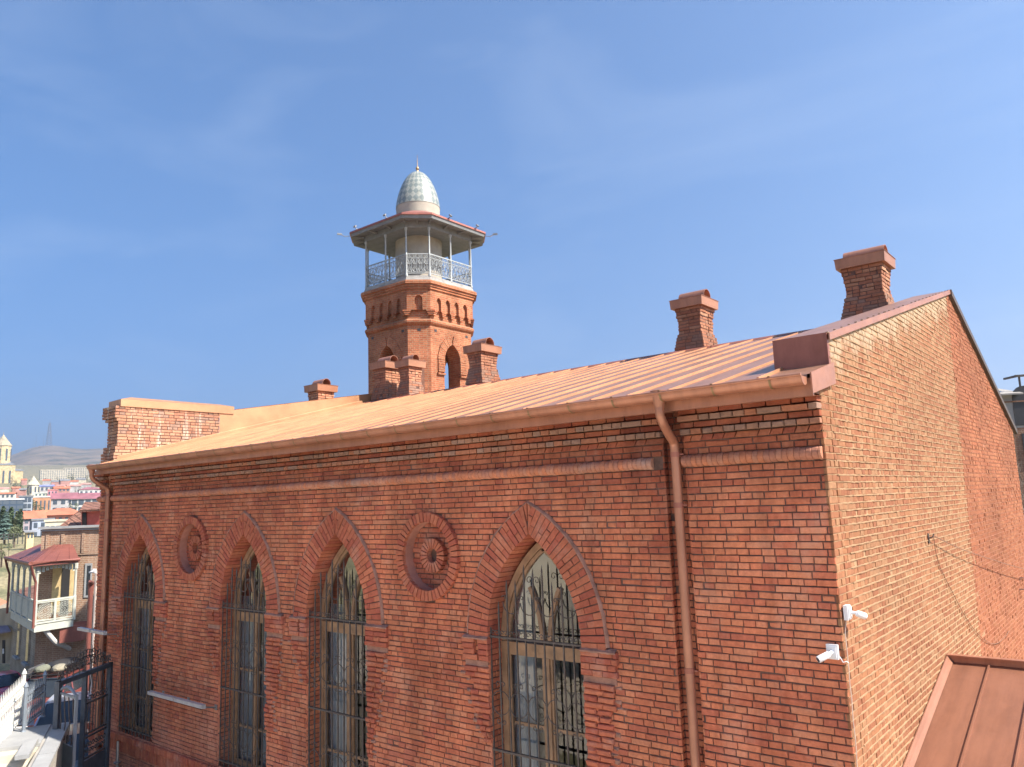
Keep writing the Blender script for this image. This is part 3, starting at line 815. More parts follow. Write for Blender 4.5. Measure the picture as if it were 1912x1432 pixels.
cp.hexa([(XL-.12,.15,2.58),(XI+.03,.15,2.58),(XI+.03,3.12,2.58),(XL-.12,3.12,2.58),(XL-.12,.15,2.74),(XI+.03,.15,2.75),(XI+.03,3.12,2.78),(XL-.12,3.12,2.78)])
cp.hexa([(XL-.12,.15,2.742),(XI+.028,.15,2.752),(XI+.028,3.12,2.782),(XL-.12,3.12,2.782),((XL+XI)/2-.1,.5,2.84),((XL+XI)/2,.5,2.85),((XL+XI)/2,2.9,2.85),((XL+XI)/2-.1,2.9,2.85)])
part(cp, 'coping', 'cap', pier)
lk = MB()
ys = [2.72+(8.0-2.72)*k/12 for k in range(13)]
lk.grid([[(XI, y, rz(min(y,RY))-.02), (XI+.0, y, lrake(y)-.012), (XI+.012, y, lrake(y)), (XL-.1, y, lrake(y)+.01), (XL-.1, y, lrake(y)-.1)] for y in ys])
lk.grid([[(XI, y, rz(y)-.02), (XI+.012, y, lrake(y)), (XL-.1, y, lrake(y)+.01), (XL-.1, y, lrake(y)-.1)] for y in (8.0, YE+.2)])
part(lk, 'left_rake_cladding', 'cap', roof)
fl = MB(); fl.grid([[(XI+.002, y, rz(y)+.11), (XI+.01, y, rz(y)+.10), (XI+.012, y, rz(y)-.02)] for y in [.12+(7.6-.12)*k/8 for k in range(9)]])
part(fl, 'wall_flashing', 'cap', roof)
# ---- gutter
gu = MB(); gy, gz, grr = EY-.095, EZ-.03, .088
sec = [(gy+grr*cos(t), gz+grr*sin(t)) for t in [pi+pi*k/12 for k in range(13)]]
lip = [(gy-grr+.004+.016*cos(t), gz+.014+.016*sin(t)) for t in [-pi/2-2*pi*k/10 for k in range(10)]]
inn = [(gy+(grr-.006)*cos(t), gz+(grr-.006)*sin(t)) for t in [2*pi-pi*k/12 for k in range(13)]]
prof = sec+inn
rows = [[(xx, y, z) for y, z in prof] for xx in (XL+.42, -10, -5, .0)]
gu.grid(rows, True)
gu.tube([(XL+.42, gy-grr, gz+.01), (.0, gy-grr, gz+.01)], .016, 10)
gu.face([(0.002, gy+grr*cos(t), gz+grr*sin(t)) for t in [pi+pi*k/12 for k in range(13)]])
gu.face([(XL+.418, gy+grr*cos(t), gz+grr*sin(t)) for t in [pi+pi*k/12 for k in range(13)]])
# seams of the gutter lengths
for k in range(5):
    xx = -1.0-3.3*k; gu.grid([[(xx+dx, gy+(grr+.003)*cos(t), gz+(grr+.003)*sin(t)) for t in [pi+pi*q/12 for q in range(13)]] for dx in (-.02,.02)])
gut = part(gu, 'gutter', 'copper'); smooth_by_angle(gut, 50)
hk = MB(); x = -.32
while x > XL+.5:
    hk.grid([[(x+dx, gy+(grr+.006)*cos(t), gz+(grr+.006)*sin(t)) for t in [pi*.97+pi*.75*q/10 for q in range(11)]] for dx in (-.011,.011)])
    hk.box(x-.012, x+.012, gy-grr-.022, gy-grr+.04, gz+.024, gz+.03)
    x -= .62
part(hk, 'gutter_brackets', plain('bracket_brass', (.25,.17,.09), .5, .5, bmp=0), gut)
# ---- downpipes
def downpipe(xp, ytop, xs_):
    d = MB(); zt = gz-grr+.03
    d.lathe([(.095,.10),(.09,.03),(.062,-.05),(.056,-.09)], (xs_, gy, zt), 16)
    path = [Vector((xs_, gy, zt-.05)), Vector((xs_, gy, zt-.17)), Vector((xs_-.0, gy+.05, zt-.25)), Vector((xs_+(xp-xs_)*.6, gy+.20, zt-.36)), Vector((xp, -.06, zt-.46)), Vector((xp, -.045, zt-.56)), Vector((xp, -.045, ZG+.3))]
    fine = []
    for a, b in zip(path, path[1:]):
        for k in range(6): fine.append(a.lerp(b, k/6))
    fine.append(path[-1])
    for it in range(3):
        fine = [fine[0]]+[(fine[k-1]+fine[k]*2+fine[k+1])/4 for k in range(1, len(fine)-1)]+[fine[-1]]
    d.tube(fine, .052, 14)
    o = part(d, 'downpipe', 'copper'); smooth_by_angle(o, 50)
    for zc in (gz-.66, -.1 , -1.9, -3.9):
        c = MB(); c.lathe([(.053,-.03),(.058,-.028),(.058,.028),(.053,.03)], (xp, -.045, zc), 16); c.box(xp+.05, xp+.10, -.05, -.03, zc-.008, zc+.008); c.box(xp-.006, xp+.006, -.02, .10, zc-.01, zc+.01); part(c, 'pipe_clip', 'copper_dull', o)
downpipe(-1.66, 0, -1.62); downpipe(-16.27, 0, -16.30)

# ============================================================ chimneys (parts of the building)
def chimney(x0, x1, y0, y1, zb, zt, seed, flare=.10, hood=True, hood_r=None, corb=True, label=None, sooty_foot=True):
    random.seed(seed); b = MB(); fb_ = MB(); mm = MB()
    n = int((zt-zb)/CR); z = zb
    for i in range(n):
        f = 0.0
        if i < 3: f = flare*(1-.12*i)
        elif i < 6: f = flare*(.62-.17*(i-3))
        if i >= n-4 and corb: f = flare*.10*(i-(n-5))
        f += R(-.006,.006)
        xa, xb_, ya, yb_ = x0-f, x1+f, y0-f, y1+f
        t = fb_ if (i < 6 and sooty_foot) else b
        jj = .007
        lay_row(t, Vector((0,ya,0)), X, Zv, Nf, xa, xb_, z, z+BH, head=i % 2 == 0, j=jj, mixp=.2)
        lay_row(t, Vector((xb_,0,0)), Y, Zv, X, ya, yb_, z, z+BH, head=i % 2 == 1, j=jj, mixp=.2)
        lay_row(t, Vector((xa,0,0)), Y, Zv, -X, ya, yb_, z, z+BH, head=i % 2 == 1, j=jj)
        lay_row(t, Vector((0,yb_,0)), X, Zv, Y, xa, xb_, z, z+BH, head=i % 2 == 0, j=jj)
        mm.box(xa+.012, xb_-.012, ya+.012, yb_-.012, z-.012, z+CR)
        z += CR
    mm.box(x0, x1, y0, y1, zb-1.0, zb)
    o = part(b, 'chimney', 'chimney')
    if label: o['label'] = label
    if fb_.f: part(fb_, 'chimney_foot', 'sooty', o)
    part(mm, 'mortar_joints', 'mortar', o)
    c = MB(); e = flare*.10*4+.085; hh = .19
    xa, xb_, ya, yb_ = x0-e, x1+e, y0-e, y1+e
    c.hexa([(xa+.012,ya+.012,z-.01),(xb_-.012,ya+.012,z-.01),(xb_-.012,yb_-.012,z-.01),(xa+.012,yb_-.012,z-.01),(xa,ya,z+hh),(xb_,ya,z+hh),(xb_,yb_,z+hh),(xa,yb_,z+hh)])
    c.box(xa-.012, xb_+.012, ya-.012, yb_+.012, z+hh+.001, z+hh+.008)
    part(c, 'chimney_cap', 'chimcap', o)
    if hood:
        h = MB(); r = hood_r or min(.19, (y1-y0)*.28); cy = (y0+y1)/2; zb2 = z+hh+.004
        rows = []
        for xx in (xa+.1, xb_-.06):
            rows.append([(xx, cy+r*cos(t), zb2+(.05+r*sin(t) if 0 < t < pi else 0)) for t in [0]+[pi*k/14 for k in range(0, 15)]+[pi]])
        ins = [[(p[0], cy+(p[1]-cy)*.95, zb2+(p[2]-zb2)*.95) for p in q] for q in rows]
        h.grid(rows); h.grid([ins[1], ins[0]]); h.grid([rows[1], ins[1]]); h.grid([ins[0], rows[0]])
        smooth_by_angle(part(h, 'flue_hood', 'copper', o), 40)
        k = MB(); k.face([(xa+.11+.0, cy+r*.94*cos(t), zb2+.04+r*.94*sin(t)) for t in [pi*q/12 for q in range(13)]])
        part(k, 'hood_mesh', plain('hood_shade_mesh', (.16,.13,.10), .8, bmp=0), o)
    return o
chimney(-5.47, -4.92, 7.82, 8.45, 3.22, 4.29, 51, label='brick chimney in the middle of the ridge with a wide sooty foot')
chimney(-1.77, -1.08, 7.82, 8.42, 3.35, 4.42, 52, label='cracked brick chimney nearest the gable apex with soot stained top')
chimney(-11.98, -11.52, 7.80, 8.45, 3.30, 4.21, 53, flare=.085, label='brick chimney standing right of the minaret arch')
chimney(-16.02, -15.50, 7.80, 8.42, 3.30, 4.28, 54, flare=.08, label='left chimney of the joined pair before the minaret')
chimney(-14.85, -14.45, 7.80, 8.30, 3.28, 4.18, 55, flare=.08, label='right chimney of the joined pair before the minaret')
chimney(-17.55, -17.08, 6.45, 7.0, 1.6, 3.62, 56, flare=.075, label='small chimney behind the left copper parapet', sooty_foot=False)
# ============================================================ minaret
TX, TY = -18.6, 12.3
mina = empty('minaret', (TX, TY, ZG), 'octagonal red brick minaret with a pale balcony and a grey and white chequered dome', 'minaret')
def mpart(mb, name, mat, parent=None, **k):
    o = part(mb, name, mat, mina if parent is None else parent, **k); return o
AF, AH = 1.66, 1.085                           # half flat, half length of a large face
def chsq(s):                                    # chamfered square, counter-clockwise
    f, h = AF*s, AH*s
    return [(TX+x, TY+y) for x, y in ((f,-h),(f,h),(h,f),(-h,f),(-f,h),(-f,-h),(-h,-f),(h,-f))]
random.seed(61)
SZ1 = 6.42                                      # underside of the lower string course
def arch_hole(mb, o, U, N, u0, u1, z0, z1, uc, a, zb, zs, rise, th, pointed=True, n=10):
    # wall face from u0..u1, z0..z1 with one arched opening; th = depth of its reveals
    o, U, N = Vector(o), Vector(U), Vector(N)
    def P(u, z, d=0): q = o+U*u-N*d; return (q.x, q.y, z)
    ra = (rise*rise+a*a)/(2*a)
    out = []
    for k in range(n+1):
        if pointed: t = acos((ra-a)/ra)*k/n; out.append((uc+ra*cos(t)-(ra-a), zs+ra*sin(t)))
        else: t = pi/2*k/n; out.append((uc+a*cos(t), zs+rise*sin(t)))
    arc = out+[(2*uc-u, z) for u, z in out[::-1][1:]]
    mb.face([P(u0,z0),P(uc-a,z0),P(uc-a,z1),P(u0,z1)]); mb.face([P(uc+a,z0),P(u1,z0),P(u1,z1),P(uc+a,z1)])
    if zb > z0: mb.face([P(uc-a,z0),P(uc+a,z0),P(uc+a,zb),P(uc-a,zb)])
    for (ua, za), (ub, zc) in zip(arc, arc[1:]): mb.face([P(ub,zc),P(ua,za),P(ua,z1),P(ub,z1)])
    loop = [(uc-a, zb), (uc+a, zb)]+arc
    for (ua, za), (ub, zc) in zip(loop, loop[1:]): mb.face([P(ua,za),P(ub,zc),P(ub,zc,th),P(ua,za,th)])
    ua, za = loop[-1]; ub, zc = loop[0]; mb.face([P(ua,za),P(ub,zc),P(ub,zc,th),P(ua,za,th)])
    return arc
sh = MB(); P8 = chsq(1.0)
arcs = []
ring = MB()
for k in range(8):
    a = Vector((*P8[k],0)); b = Vector((*P8[(k+1) % 8],0)); U = (b-a).normalized(); L = (b-a).length; N = Vector((U.y,-U.x,0))
    if k % 2 == 0:
        arch_hole(sh, a, U, N, 0, L, ZG, SZ1, L/2, .41, 3.0, 5.20, .62, .55)
        # inner skin with the same hole
        arch_hole(sh, a-N*.55, U, -N, .3, L-.3, ZG, SZ1, L/2, .41, 3.0, 5.20, .62, -.02)
        ra = (.62**2+.41**2)/.82; th = acos((ra-.41)/ra)
        oc = a+U*(L/2)
        def rb(r0, r1, t0, t1, sg, d):
            pts = []
            for dd in (.0, d):
                for r_, t_ in ((r0,t0),(r1,t0),(r1,t1),(r0,t1)):
                    u = max(0.004, r_*cos(t_)-(ra-.41)); q = oc+U*(sg*u)+N*dd; pts.append((q.x, q.y, 5.20+r_*sin(t_)))
            ring.hexa(pts)
        for sg in (1, -1):
            nn = 13
            for i in range(nn): rb(ra, ra+.34+R(-.01,.01), (th+.05)*i/nn+.004, (th+.05)*(i+1)/nn-.004, sg, .05+R(-.008,.008))
            for i in range(5):
                z0 = 5.20-.09*(i+1); q = oc+U*(sg*(.41+.17)); ring.obox((q.x,q.y,z0+.04), U, Zv, N, .165, .04, .05)
            q = oc+U*(sg*(.41+.19)); ring.obox((q.x,q.y,5.20-.53), U, Zv, N, .19, .035, .075)
    else:
        mid = (a+b)/2
        sh.face([(a.x,a.y,ZG),(b.x,b.y,ZG),(b.x,b.y,SZ1),(a.x,a.y,SZ1)])
# slot niche in the street-corner chamfer: a flat slab, its shade in the colour
shaft = mpart(sh, 'tower_shaft', 'tower'); mpart(ring, 'arch_surround', 'tower', shaft)
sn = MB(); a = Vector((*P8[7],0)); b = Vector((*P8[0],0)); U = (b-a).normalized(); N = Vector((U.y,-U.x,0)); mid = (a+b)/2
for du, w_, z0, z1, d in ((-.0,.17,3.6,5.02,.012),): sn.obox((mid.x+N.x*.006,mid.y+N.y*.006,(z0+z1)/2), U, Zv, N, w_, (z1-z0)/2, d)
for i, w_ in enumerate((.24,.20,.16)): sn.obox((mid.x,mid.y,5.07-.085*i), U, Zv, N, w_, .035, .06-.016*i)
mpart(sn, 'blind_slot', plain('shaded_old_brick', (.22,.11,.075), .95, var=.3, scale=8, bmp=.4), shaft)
# putlog holes
ph = MB()
for k in (0, 6, 7):
    a = Vector((*P8[k],0)); b = Vector((*P8[(k+1) % 8],0)); U = (b-a).normalized(); L = (b-a).length; N = Vector((U.y,-U.x,0))
    for f in ((.12,.88) if k != 7 else (.5,)):
        q = a+U*(L*f); ph.obox((q.x,q.y,6.24), U, Zv, N, .06, .045, .006)
mpart(ph, 'putlog_holes', 'dark', shaft)
up = MB(); up.plan([(1.0,SZ1),(1.035,SZ1+.03),(1.06,SZ1+.09),(1.06,SZ1+.15),(1.035,SZ1+.2),(1.0,SZ1+.23)], chsq)
stc = mpart(up, 'string_course', 'tower')
ub = MB(); ub.plan([(.985,SZ1+.2),(.985,7.75)], chsq); core = mpart(ub, 'niche_core', 'tower')
nb = MB(); PN = chsq(1.045); z0n, z1n = 6.96, 7.72
cbm = MB()
for k in range(8):
    a = Vector((*PN[k],0)); b = Vector((*PN[(k+1) % 8],0)); U = (b-a).normalized(); L = (b-a).length; N = Vector((U.y,-U.x,0))
    nn = 4 if k % 2 == 0 else 1; a_ = .115 if nn == 4 else .14
    e = .20 if nn == 4 else .0
    if nn == 4: nb.face([(*(a)[:2],z0n),(*(a+U*e)[:2],z0n),(*(a+U*e)[:2],z1n),(*(a)[:2],z1n)]); nb.face([(*(b-U*e)[:2],z0n),(*b[:2],z0n),(*b[:2],z1n),(*(b-U*e)[:2],z1n)])
    wd = (L-2*e)/nn
    for i in range(nn):
        arch_hole(nb, a, U, N, e+wd*i, e+wd*(i+1), z0n, z1n, e+wd*(i+.5), a_, z0n, 7.30 if nn == 4 else 7.34, .17, .13, pointed=nn == 4, n=6)
        # stepped corbels under the piers between niches
        for q in ((0,) if i else (0,))+((1,) if i == nn-1 else ()):
            c = a+U*(e+wd*(i+q)); w_ = (wd/2-a_) if nn == 4 else .15
            for s_ in range(3):
                wf = (w_+.0)*(1-.22*s_); d = .055-.014*s_
                cbm.obox((c.x-N.x*.03,c.y-N.y*.03,z0n-.035-.062*s_), U, Zv, N, wf, .027, d+.03-.012)
mpart(nb, 'niche_band', 'tower', core); mpart(cbm, 'corbels', 'tower', core)
co = MB(); co.plan([(1.045,7.72),(1.075,7.725),(1.075,7.81),(1.10,7.815),(1.10,7.90),(1.135,7.905),(1.135,7.99),(1.12,8.04),(1.06,8.045)], chsq)
mpart(co, 'cornice', 'tower')
fl = MB(); fl.plan([(1.075,8.045),(1.075,8.07),(1.055,8.16),(1.045,8.235),(1.0,8.24)], chsq)
mpart(fl, 'balcony_floor', plain('weathered_grey_concrete', (.27,.26,.25), .9, var=.25, scale=4, bmp=.4))
M['pale'] = plain('pale_grey_paint', (.30,.325,.335), .5, var=.12, scale=5, bmp=.05)
PR = chsq(1.03)
for k in range(8):
    a = Vector((*PR[k],0)); b = Vector((*PR[(k+1) % 8],0)); U = (b-a).normalized(); L = (b-a).length; N = Vector((U.y,-U.x,0))
    for q in ([a] if k % 2 else [a, (a+b)/2]):
        p = MB(); p.lathe([(.05,8.2),(.055,8.27),(.036,8.31),(.033,9.0),(.045,9.03),(.033,9.06),(.030,9.93),(.055,9.99),(.06,10.06)], (q.x,q.y,0), 10)
        smooth_by_angle(mpart(p, 'post', 'pale'), 50)
    r = MB()
    for zz, h in ((9.06,.018),(8.92,.010),(8.33,.014)): r.beam((a.x,a.y,zz), (b.x,b.y,zz), .03, h*2)
    nb_ = max(5, int(L/.085)); yb = 0
    for i in range(1, nb_):
        q = a+U*(L*i/nb_); r.beam((q.x,q.y,8.33), (q.x,q.y,8.92), .013, .013, (N.x,N.y,0))
    m_ = max(3, int(L/.19))
    for i in range(m_):
        c = a+U*(L*(i+.5)/m_); w_ = L/m_*.42
        def cp(u, z): return (c.x+U.x*u+N.x*.012, c.y+U.y*u+N.y*.012, z)
        for zc, rr in ((8.48,w_),(8.77,w_)): r.tube([cp(rr*cos(2*pi*q/12), zc+rr*1.15*sin(2*pi*q/12)) for q in range(12)], .011, 4, closed=True)
        r.tube([cp(-w_, 8.36), cp(-w_*.3, 8.5), cp(0, 8.62), cp(w_*.3, 8.5), cp(w_, 8.36)], .010, 4)
        r.tube([cp(-w_, 8.9), cp(-w_*.3, 8.75), cp(0, 8.63), cp(w_*.3, 8.75), cp(w_, 8.9)], .010, 4)
        for s_ in (-1, 1): r.tube([cp(s_*w_*.45+.03*cos(q*pi/4), 8.99+.045*sin(q*pi/4)) for q in range(8)], .009, 4, closed=True)
    mpart(r, 'railing_panel', 'pale')
dr = MB(); dr.lathe([(.90,8.2),(.90,10.2),(.86,10.4),(.84,11.0),(.845,11.22),(.86,11.55)], (TX,TY,0), 40)
smooth_by_angle(mpart(dr, 'drum', plain('cream_plaster', (.36,.325,.28), .9, var=.12, scale=3, bmp=.25)), 40)
# dome, egg shaped, chequered lozenges
m_, N_, L_, P_ = new_mat('lozenge_tiles')
uvn = coords(N_, L_, 'UV'); sp_ = N_.new('ShaderNodeSeparateXYZ'); L_.new(uvn, sp_.inputs[0])
a1 = mth(N_, L_, 'ADD', sp_.outputs[0], sp_.outputs[1]); a2 = mth(N_, L_, 'SUBTRACT', sp_.outputs[0], sp_.outputs[1])
f1 = mth(N_, L_, 'FLOOR', a1); f2 = mth(N_, L_, 'FLOOR', a2)
par = mth(N_, L_, 'FLOORED_MODULO', mth(N_, L_, 'ADD', f1, 0), 2.0)
tn = noise(N_, L_, 6, 4, vec=coords(N_, L_))
gry = ramp(N_, [(.3,(.13,.16,.16)),(.7,(.20,.235,.235))]); L_.new(tn.outputs[0], gry.inputs[0])
wht = ramp(N_, [(.3,(.22,.235,.215)),(.7,(.35,.365,.335))]); L_.new(tn.outputs[0], wht.inputs[0])
par2 = mth(N_, L_, 'FLOORED_MODULO', mth(N_, L_, 'ADD', f1, f2), 2.0)
L_.new(mix(N_, L_, par2, wht.outputs[0], gry.outputs[0]), P_.inputs['Base Color']); P_.inputs['Roughness'].default_value = .38
prof = []
for k in range(25):
    t = k/24; ang = t*pi/2
    prof.append((max(.012, .872*cos(ang)**1.04*(1-.04*sin(ang*2))), 11.55+1.55*sin(ang)**1.15))
nseg = 48; rows = [[(TX+r_*cos(2*pi*j/nseg), TY+r_*sin(2*pi*j/nseg), z_) for j in range(nseg+1)] for r_, z_ in prof]
dm = MB(); dm.grid(rows); dome = mpart(dm, 'dome', m_)
uvl = dome.data.uv_layers[0]
for p in dome.data.polygons:
    for li in p.loop_indices:
        vi = dome.data.loops[li].vertex_index; i, j = divmod(vi, nseg+1)
        # rows shrink with the radius, so v runs with ln of radius near the top
        v = 0
        for q in range(i): v += sqrt((prof[q+1][1]-prof[q][1])**2+(prof[q+1][0]-prof[q][0])**2)/max(.20, prof[q][0])
        uvl.data[li].uv = (j/nseg*22, v*22/(2*pi)*.8)
dome.data.polygons.foreach_set('use_smooth', [True]*len(dome.data.polygons))
fn = MB(); fn.lathe([(.10,12.98),(.045,13.14),(.03,13.17),(.065,13.21),(.07,13.25),(.05,13.30),(.016,13.33),(.013,13.54),(.022,13.56),(.011,13.58),(.009,13.70)], (TX,TY,0), 12)
fn.tube([(TX+.06*cos(t)*.7071, TY-.06*cos(t)*.7071, 13.76+.06*sin(t)) for t in [radians(a) for a in range(-240, 61, 20)]], .009, 5)
mpart(fn, 'finial', plain('aged_brass', (.36,.24,.14), .45, .7, bmp=0))
# canopy
cr_ = 1.30
ct = MB(); ct.plan([(.50,10.62),(cr_,10.29),(cr_+.012,10.09)], chsq); 
rows = [[(x, y, z) for x, y in chsq(s)] for s, z in ((.52,11.10),(1.34,10.41),(1.345,10.34),(1.325,10.335))]
ct = MB(); ct.grid(rows, True)
can = mpart(ct, 'canopy_roof', 'brown_metal')
cs = MB(); cs.grid([[(x, y, z) for x, y in chsq(s)] for s, z in ((1.325,10.34),(1.31,10.22),(1.06,10.29),(1.05,10.06),(.95,10.06),(.44,10.16))], True)
mpart(cs, 'soffit', plain('grey_painted_boards', (.17,.18,.19), .7, var=.15, scale=6, bmp=.2), can)
rb = MB()
for k in range(8):
    a = Vector((*chsq(1.0)[k],0)); b = Vector((*chsq(1.0)[(k+1) % 8],0)); c0 = Vector((TX,TY,0))
    for f in ((0,.33,.66) if k % 2 == 0 else (0,.5)):
        q = a.lerp(b, f); d = (q-c0)
        rb.beam(c0+d*1.06+Vector((0,0,10.20)), c0+d*1.31+Vector((0,0,10.27)), .05, .08)
mpart(rb, 'rafter_ends', plain('grey_painted_boards', (.17,.18,.19), .7, var=.15, scale=6, bmp=.2), can)
for (k, f) in ((6,.15),(6,.72),(0,.3),(0,.8),(2,.4),(4,.5)):
    a = Vector((*chsq(1.36)[k],0)); b = Vector((*chsq(1.36)[(k+1) % 8],0)); U = (b-a).normalized(); N = Vector((U.y,-U.x,0)); q = a.lerp(b, f)
    l = MB(); l.beam((q.x-N.x*.25,q.y-N.y*.25,10.37),(q.x+N.x*.03,q.y+N.y*.03,10.44), .03, .03)
    l.obox((q.x+N.x*.06,q.y+N.y*.06,10.50), U, (Zv*.8-N*.6).normalized(), (N*.8+Zv*.6).normalized(), .055, .04, .025)
    mpart(l, 'floodlight', 'steel', can)
for (k, s_) in ((6,0),(0,1),(7,0)):
    if k == 7: continue
    q = Vector((*chsq(1.34)[6 if s_ == 0 else 1],0)); d = (q-Vector((TX,TY,0))).normalized()
    l = MB(); l.tube([(q.x,q.y,10.25),(q.x+d.x*.18,q.y+d.y*.18,10.22),(q.x+d.x*.32,q.y+d.y*.32,10.29)], .016, 5)
    l.obox((q.x+d.x*.38,q.y+d.y*.38,10.30), d, Zv, d.cross(Zv), .09, .03, .035)
    mpart(l, 'floodlight', 'steel', can)
# ============================================================ small things fixed to the building
def cam_unit(base, N, aim, label, junction=True):
    e = empty('security_camera', tuple(base), label, 'security camera', 'white security cameras on brackets')
    N = Vector(N).normalized(); U = N.cross(Zv); b = MB()
    b.obox(Vector(base)+N*.02, U, Zv, N, .055, .07, .02); b.obox(Vector(base)+N*.045, U, Zv, N, .042, .055, .008)
    o = part(b, 'junction_box', 'white', e)
    p0 = Vector(base)+N*.05; aim = Vector(aim).normalized(); p1 = p0+N*.06+Vector((0,0,-.005))
    b = MB(); b.tube([p0, p0+N*.04, p1], [.022,.014,.018], 10); part(b, 'arm', 'white', e)
    b = MB(); b.tube([p1, p1+aim*.02, p1+aim*.13, p1+aim*.14], [.02,.032,.034,.030], 12); c = smooth_by_angle(part(b, 'camera_body', 'white', e), 50)
    b = MB(); b.tube([p1+aim*.139, p1+aim*.1405], [.026,.026], 12); part(b, 'lens', 'dark', c)
    return e
q = on(1578, 1143, 0, 0.02); cam_unit(q, (1,0,0), (.25,.9,-.28), 'upper white security camera on the sunlit gable beside the corner')
q = on(1556, 1216, 1, -.01); cam_unit(q, (0,-1,0), (-.62,-.72,-.35), 'lower white security camera on the shaded facade beside the corner')
# cable clipped down the corner
ca = MB(); pts = [on(1578, 1158, 0, .02)+Vector((.01,0,0))]
z = pts[0].z
while z > ZG: z -= .12; pts.append(Vector((.018+R(-.004,.004), .03+R(-.006,.006), z)))
ca.tube(pts, .0045, 5); tag(ca.build('camera_cable', plain('pinkish_cable', (.42,.34,.30), .6, bmp=0)), 'thin white cable clipped down the corner of the gable below the cameras', 'cable')
ca = MB(); a = on(1568, 1226, 1, -.02); ca.tube([a, a+Vector((.03,-.005,-.05)), Vector((.02,-.01,a.z-.04)), Vector((.024,.03,a.z-.06))], .005, 5)
tag(ca.build('camera_lead', M['white']), 'short white lead from the lower camera round the brick corner', 'cable')
# wires on the gable
hk = empty('wire_hook', (0.0, 4.10, -.68), 'small iron hook in the gable wall that holds the wires', 'hook')
b = MB(); b.tube([(0,4.10,-.70),(.06,4.10,-.68),(.075,4.12,-.64)], .010, 6); b.obox((.008,4.10,-.70), Y, Zv, X, .025, .07, .006); part(b, 'hook_iron', 'iron', hk)
w_ = MB(); pts = [(.07,4.11,-.66)]+[tuple(on(px, py, 0, xx)) for px, py, xx in ((1790,1023,.10),(1850,1044,.14),(1912,1062,.18),(1990,1080,.22))]
def sm(pts, n=8):
    pts = [Vector(p) for p in pts]; out = []
    for i in range(len(pts)-1):
        p0 = pts[max(i-1,0)]; p1 = pts[i]; p2 = pts[i+1]; p3 = pts[min(i+2,len(pts)-1)]
        for k in range(n):
            t = k/n; out.append(.5*((2*p1)+(p2-p0)*t+(2*p0-5*p1+4*p2-p3)*t*t+(3*p1-p0-3*p2+p3)*t**3))
    return out+[pts[-1]]
w_.tube(sm(pts), .006, 5); M['wire'] = plain('brown_wire', (.19,.10,.065), .7, bmp=0)
tag(w_.build('taut_wire', M['wire']), 'dark wire stretched from the hook along the gable to the right', 'wire')
w_ = MB(); pts = [(.07,4.11,-.66)]+[tuple(on(px, py, 0, .02)) for px, py in ((1752,1050),(1778,1105),(1808,1160),(1835,1192),(1858,1202),(1876,1190),(1884,1178))]
w_.tube(sm(pts), .0045, 5); tag(w_.build('slack_wire', M['wire']), 'slack wire drooping down the gable from the hook in a loop', 'wire')
for nm, py, lb in (('upper', 1079, 'upper metal wire bracket at the far end of the red gable'), ('lower', 1100, 'lower metal wire bracket at the far end of the red gable')):
    q = on(1904, py, 0, 0); e = empty('wire_bracket', tuple(q), lb, 'bracket', 'wire brackets on the red gable')
    b = MB(); b.tube([q, q+Vector((.12,0,0)), q+Vector((.16,0,.08))], .012, 6); part(b, 'bracket_arm', 'steel', e)
    b = MB(); b.lathe([(.02,0),(.04,.02),(.03,.05),(.042,.08),(.02,.11)], q+Vector((.16,0,.06)), 10); part(b, 'insulator', 'white', e)
# wall-washer lamps on arms
def washer(x0, x1, z, y, label, n=2):
    e = empty('wall_washer_lamp', ((x0+x1)/2, y, z), label, 'wall lamp', 'wall washer lamps on the facade')
    L = (x1-x0)/n
    for k in range(n):
        b = MB(); a, c = x0+L*k+.02, x0+L*(k+1)-.02
        b.hexa([(a,y-.045,z-.03),(c,y-.045,z-.03),(c,y+.035,z-.045),(a,y+.035,z-.045),(a,y-.045,z+.03),(c,y-.045,z+.03),(c,y+.035,z+.035),(a,y+.035,z+.035)])
        h = part(b, 'lamp_housing', plain('grey_lamp_housing', (.50,.47,.46), .45, .2, bmp=0), e)
    for k in range(n+1):
        xa = x0+.06+(x1-x0-.12)*k/n
        b = MB(); b.beam((xa,0,z-.07),(xa,y+.02,z-.02), .025, .025); b.obox((xa,-.006,z-.07), X, Zv, Y, .04, .05, .006)
        part(b, 'lamp_arm', 'steel', e)
washer(-13.52, -11.40, -3.52, -.27, 'long grey wall washer lamp between the two leftmost windows')
washer(-16.9, -15.5, -2.53, -.30, 'short grey wall washer lamp beside the left downpipe')
cn = MB(); cn.tube([(-15.25,-.06,ZSILL-.15),(-15.25,-.05,ZG)], .03, 8); cn.lathe([(.03,0),(.07,.02),(.07,.05),(.03,.07)], (-15.25,-.06,ZSILL-.62), 10)
tag(smooth_by_angle(cn.build('conduit_pipe', M['steel'])), 'thin grey conduit under the leftmost window by the gate', 'pipe')
# ============================================================ annex with copper roof, lower right
ann = empty('annex_building', (1.9, 2.0, ZG), 'low annex under a flat copper coloured standing seam roof against the gable', 'building')
def az(y): return -2.40+(y-4.42)*.2605
ar = MB(); xs_a = [0.035, .52, 1.02, 1.53, 2.05, 2.57, 3.1, 3.63, 4.16, 4.7]
for a, b in zip(xs_a, xs_a[1:]):
    rows = []
    for k in range(13):
        y = -1.2+5.6*k/12; rows.append([(a,y,az(y)), ((a*2+b)/3,y,az(y)+R(-.002,.003)), ((a+2*b)/3,y,az(y)+R(-.002,.003)), (b,y,az(y))])
    ar.grid(rows)
aro = part(ar, 'roof', metal_mat('annex_copper_sheet', (.26,.115,.07), .5, .3, var=.08), ann)
asm = MB(); Sd = Vector((0,1,.2605)).normalized(); Sn = Vector((0,-.2605,1)).normalized()
for x in xs_a[1:]:
    c = Vector((x,1.58,az(1.58)))+Sn*.014; asm.obox(c, X, Sn, Sd, .010, .017, 2.86)
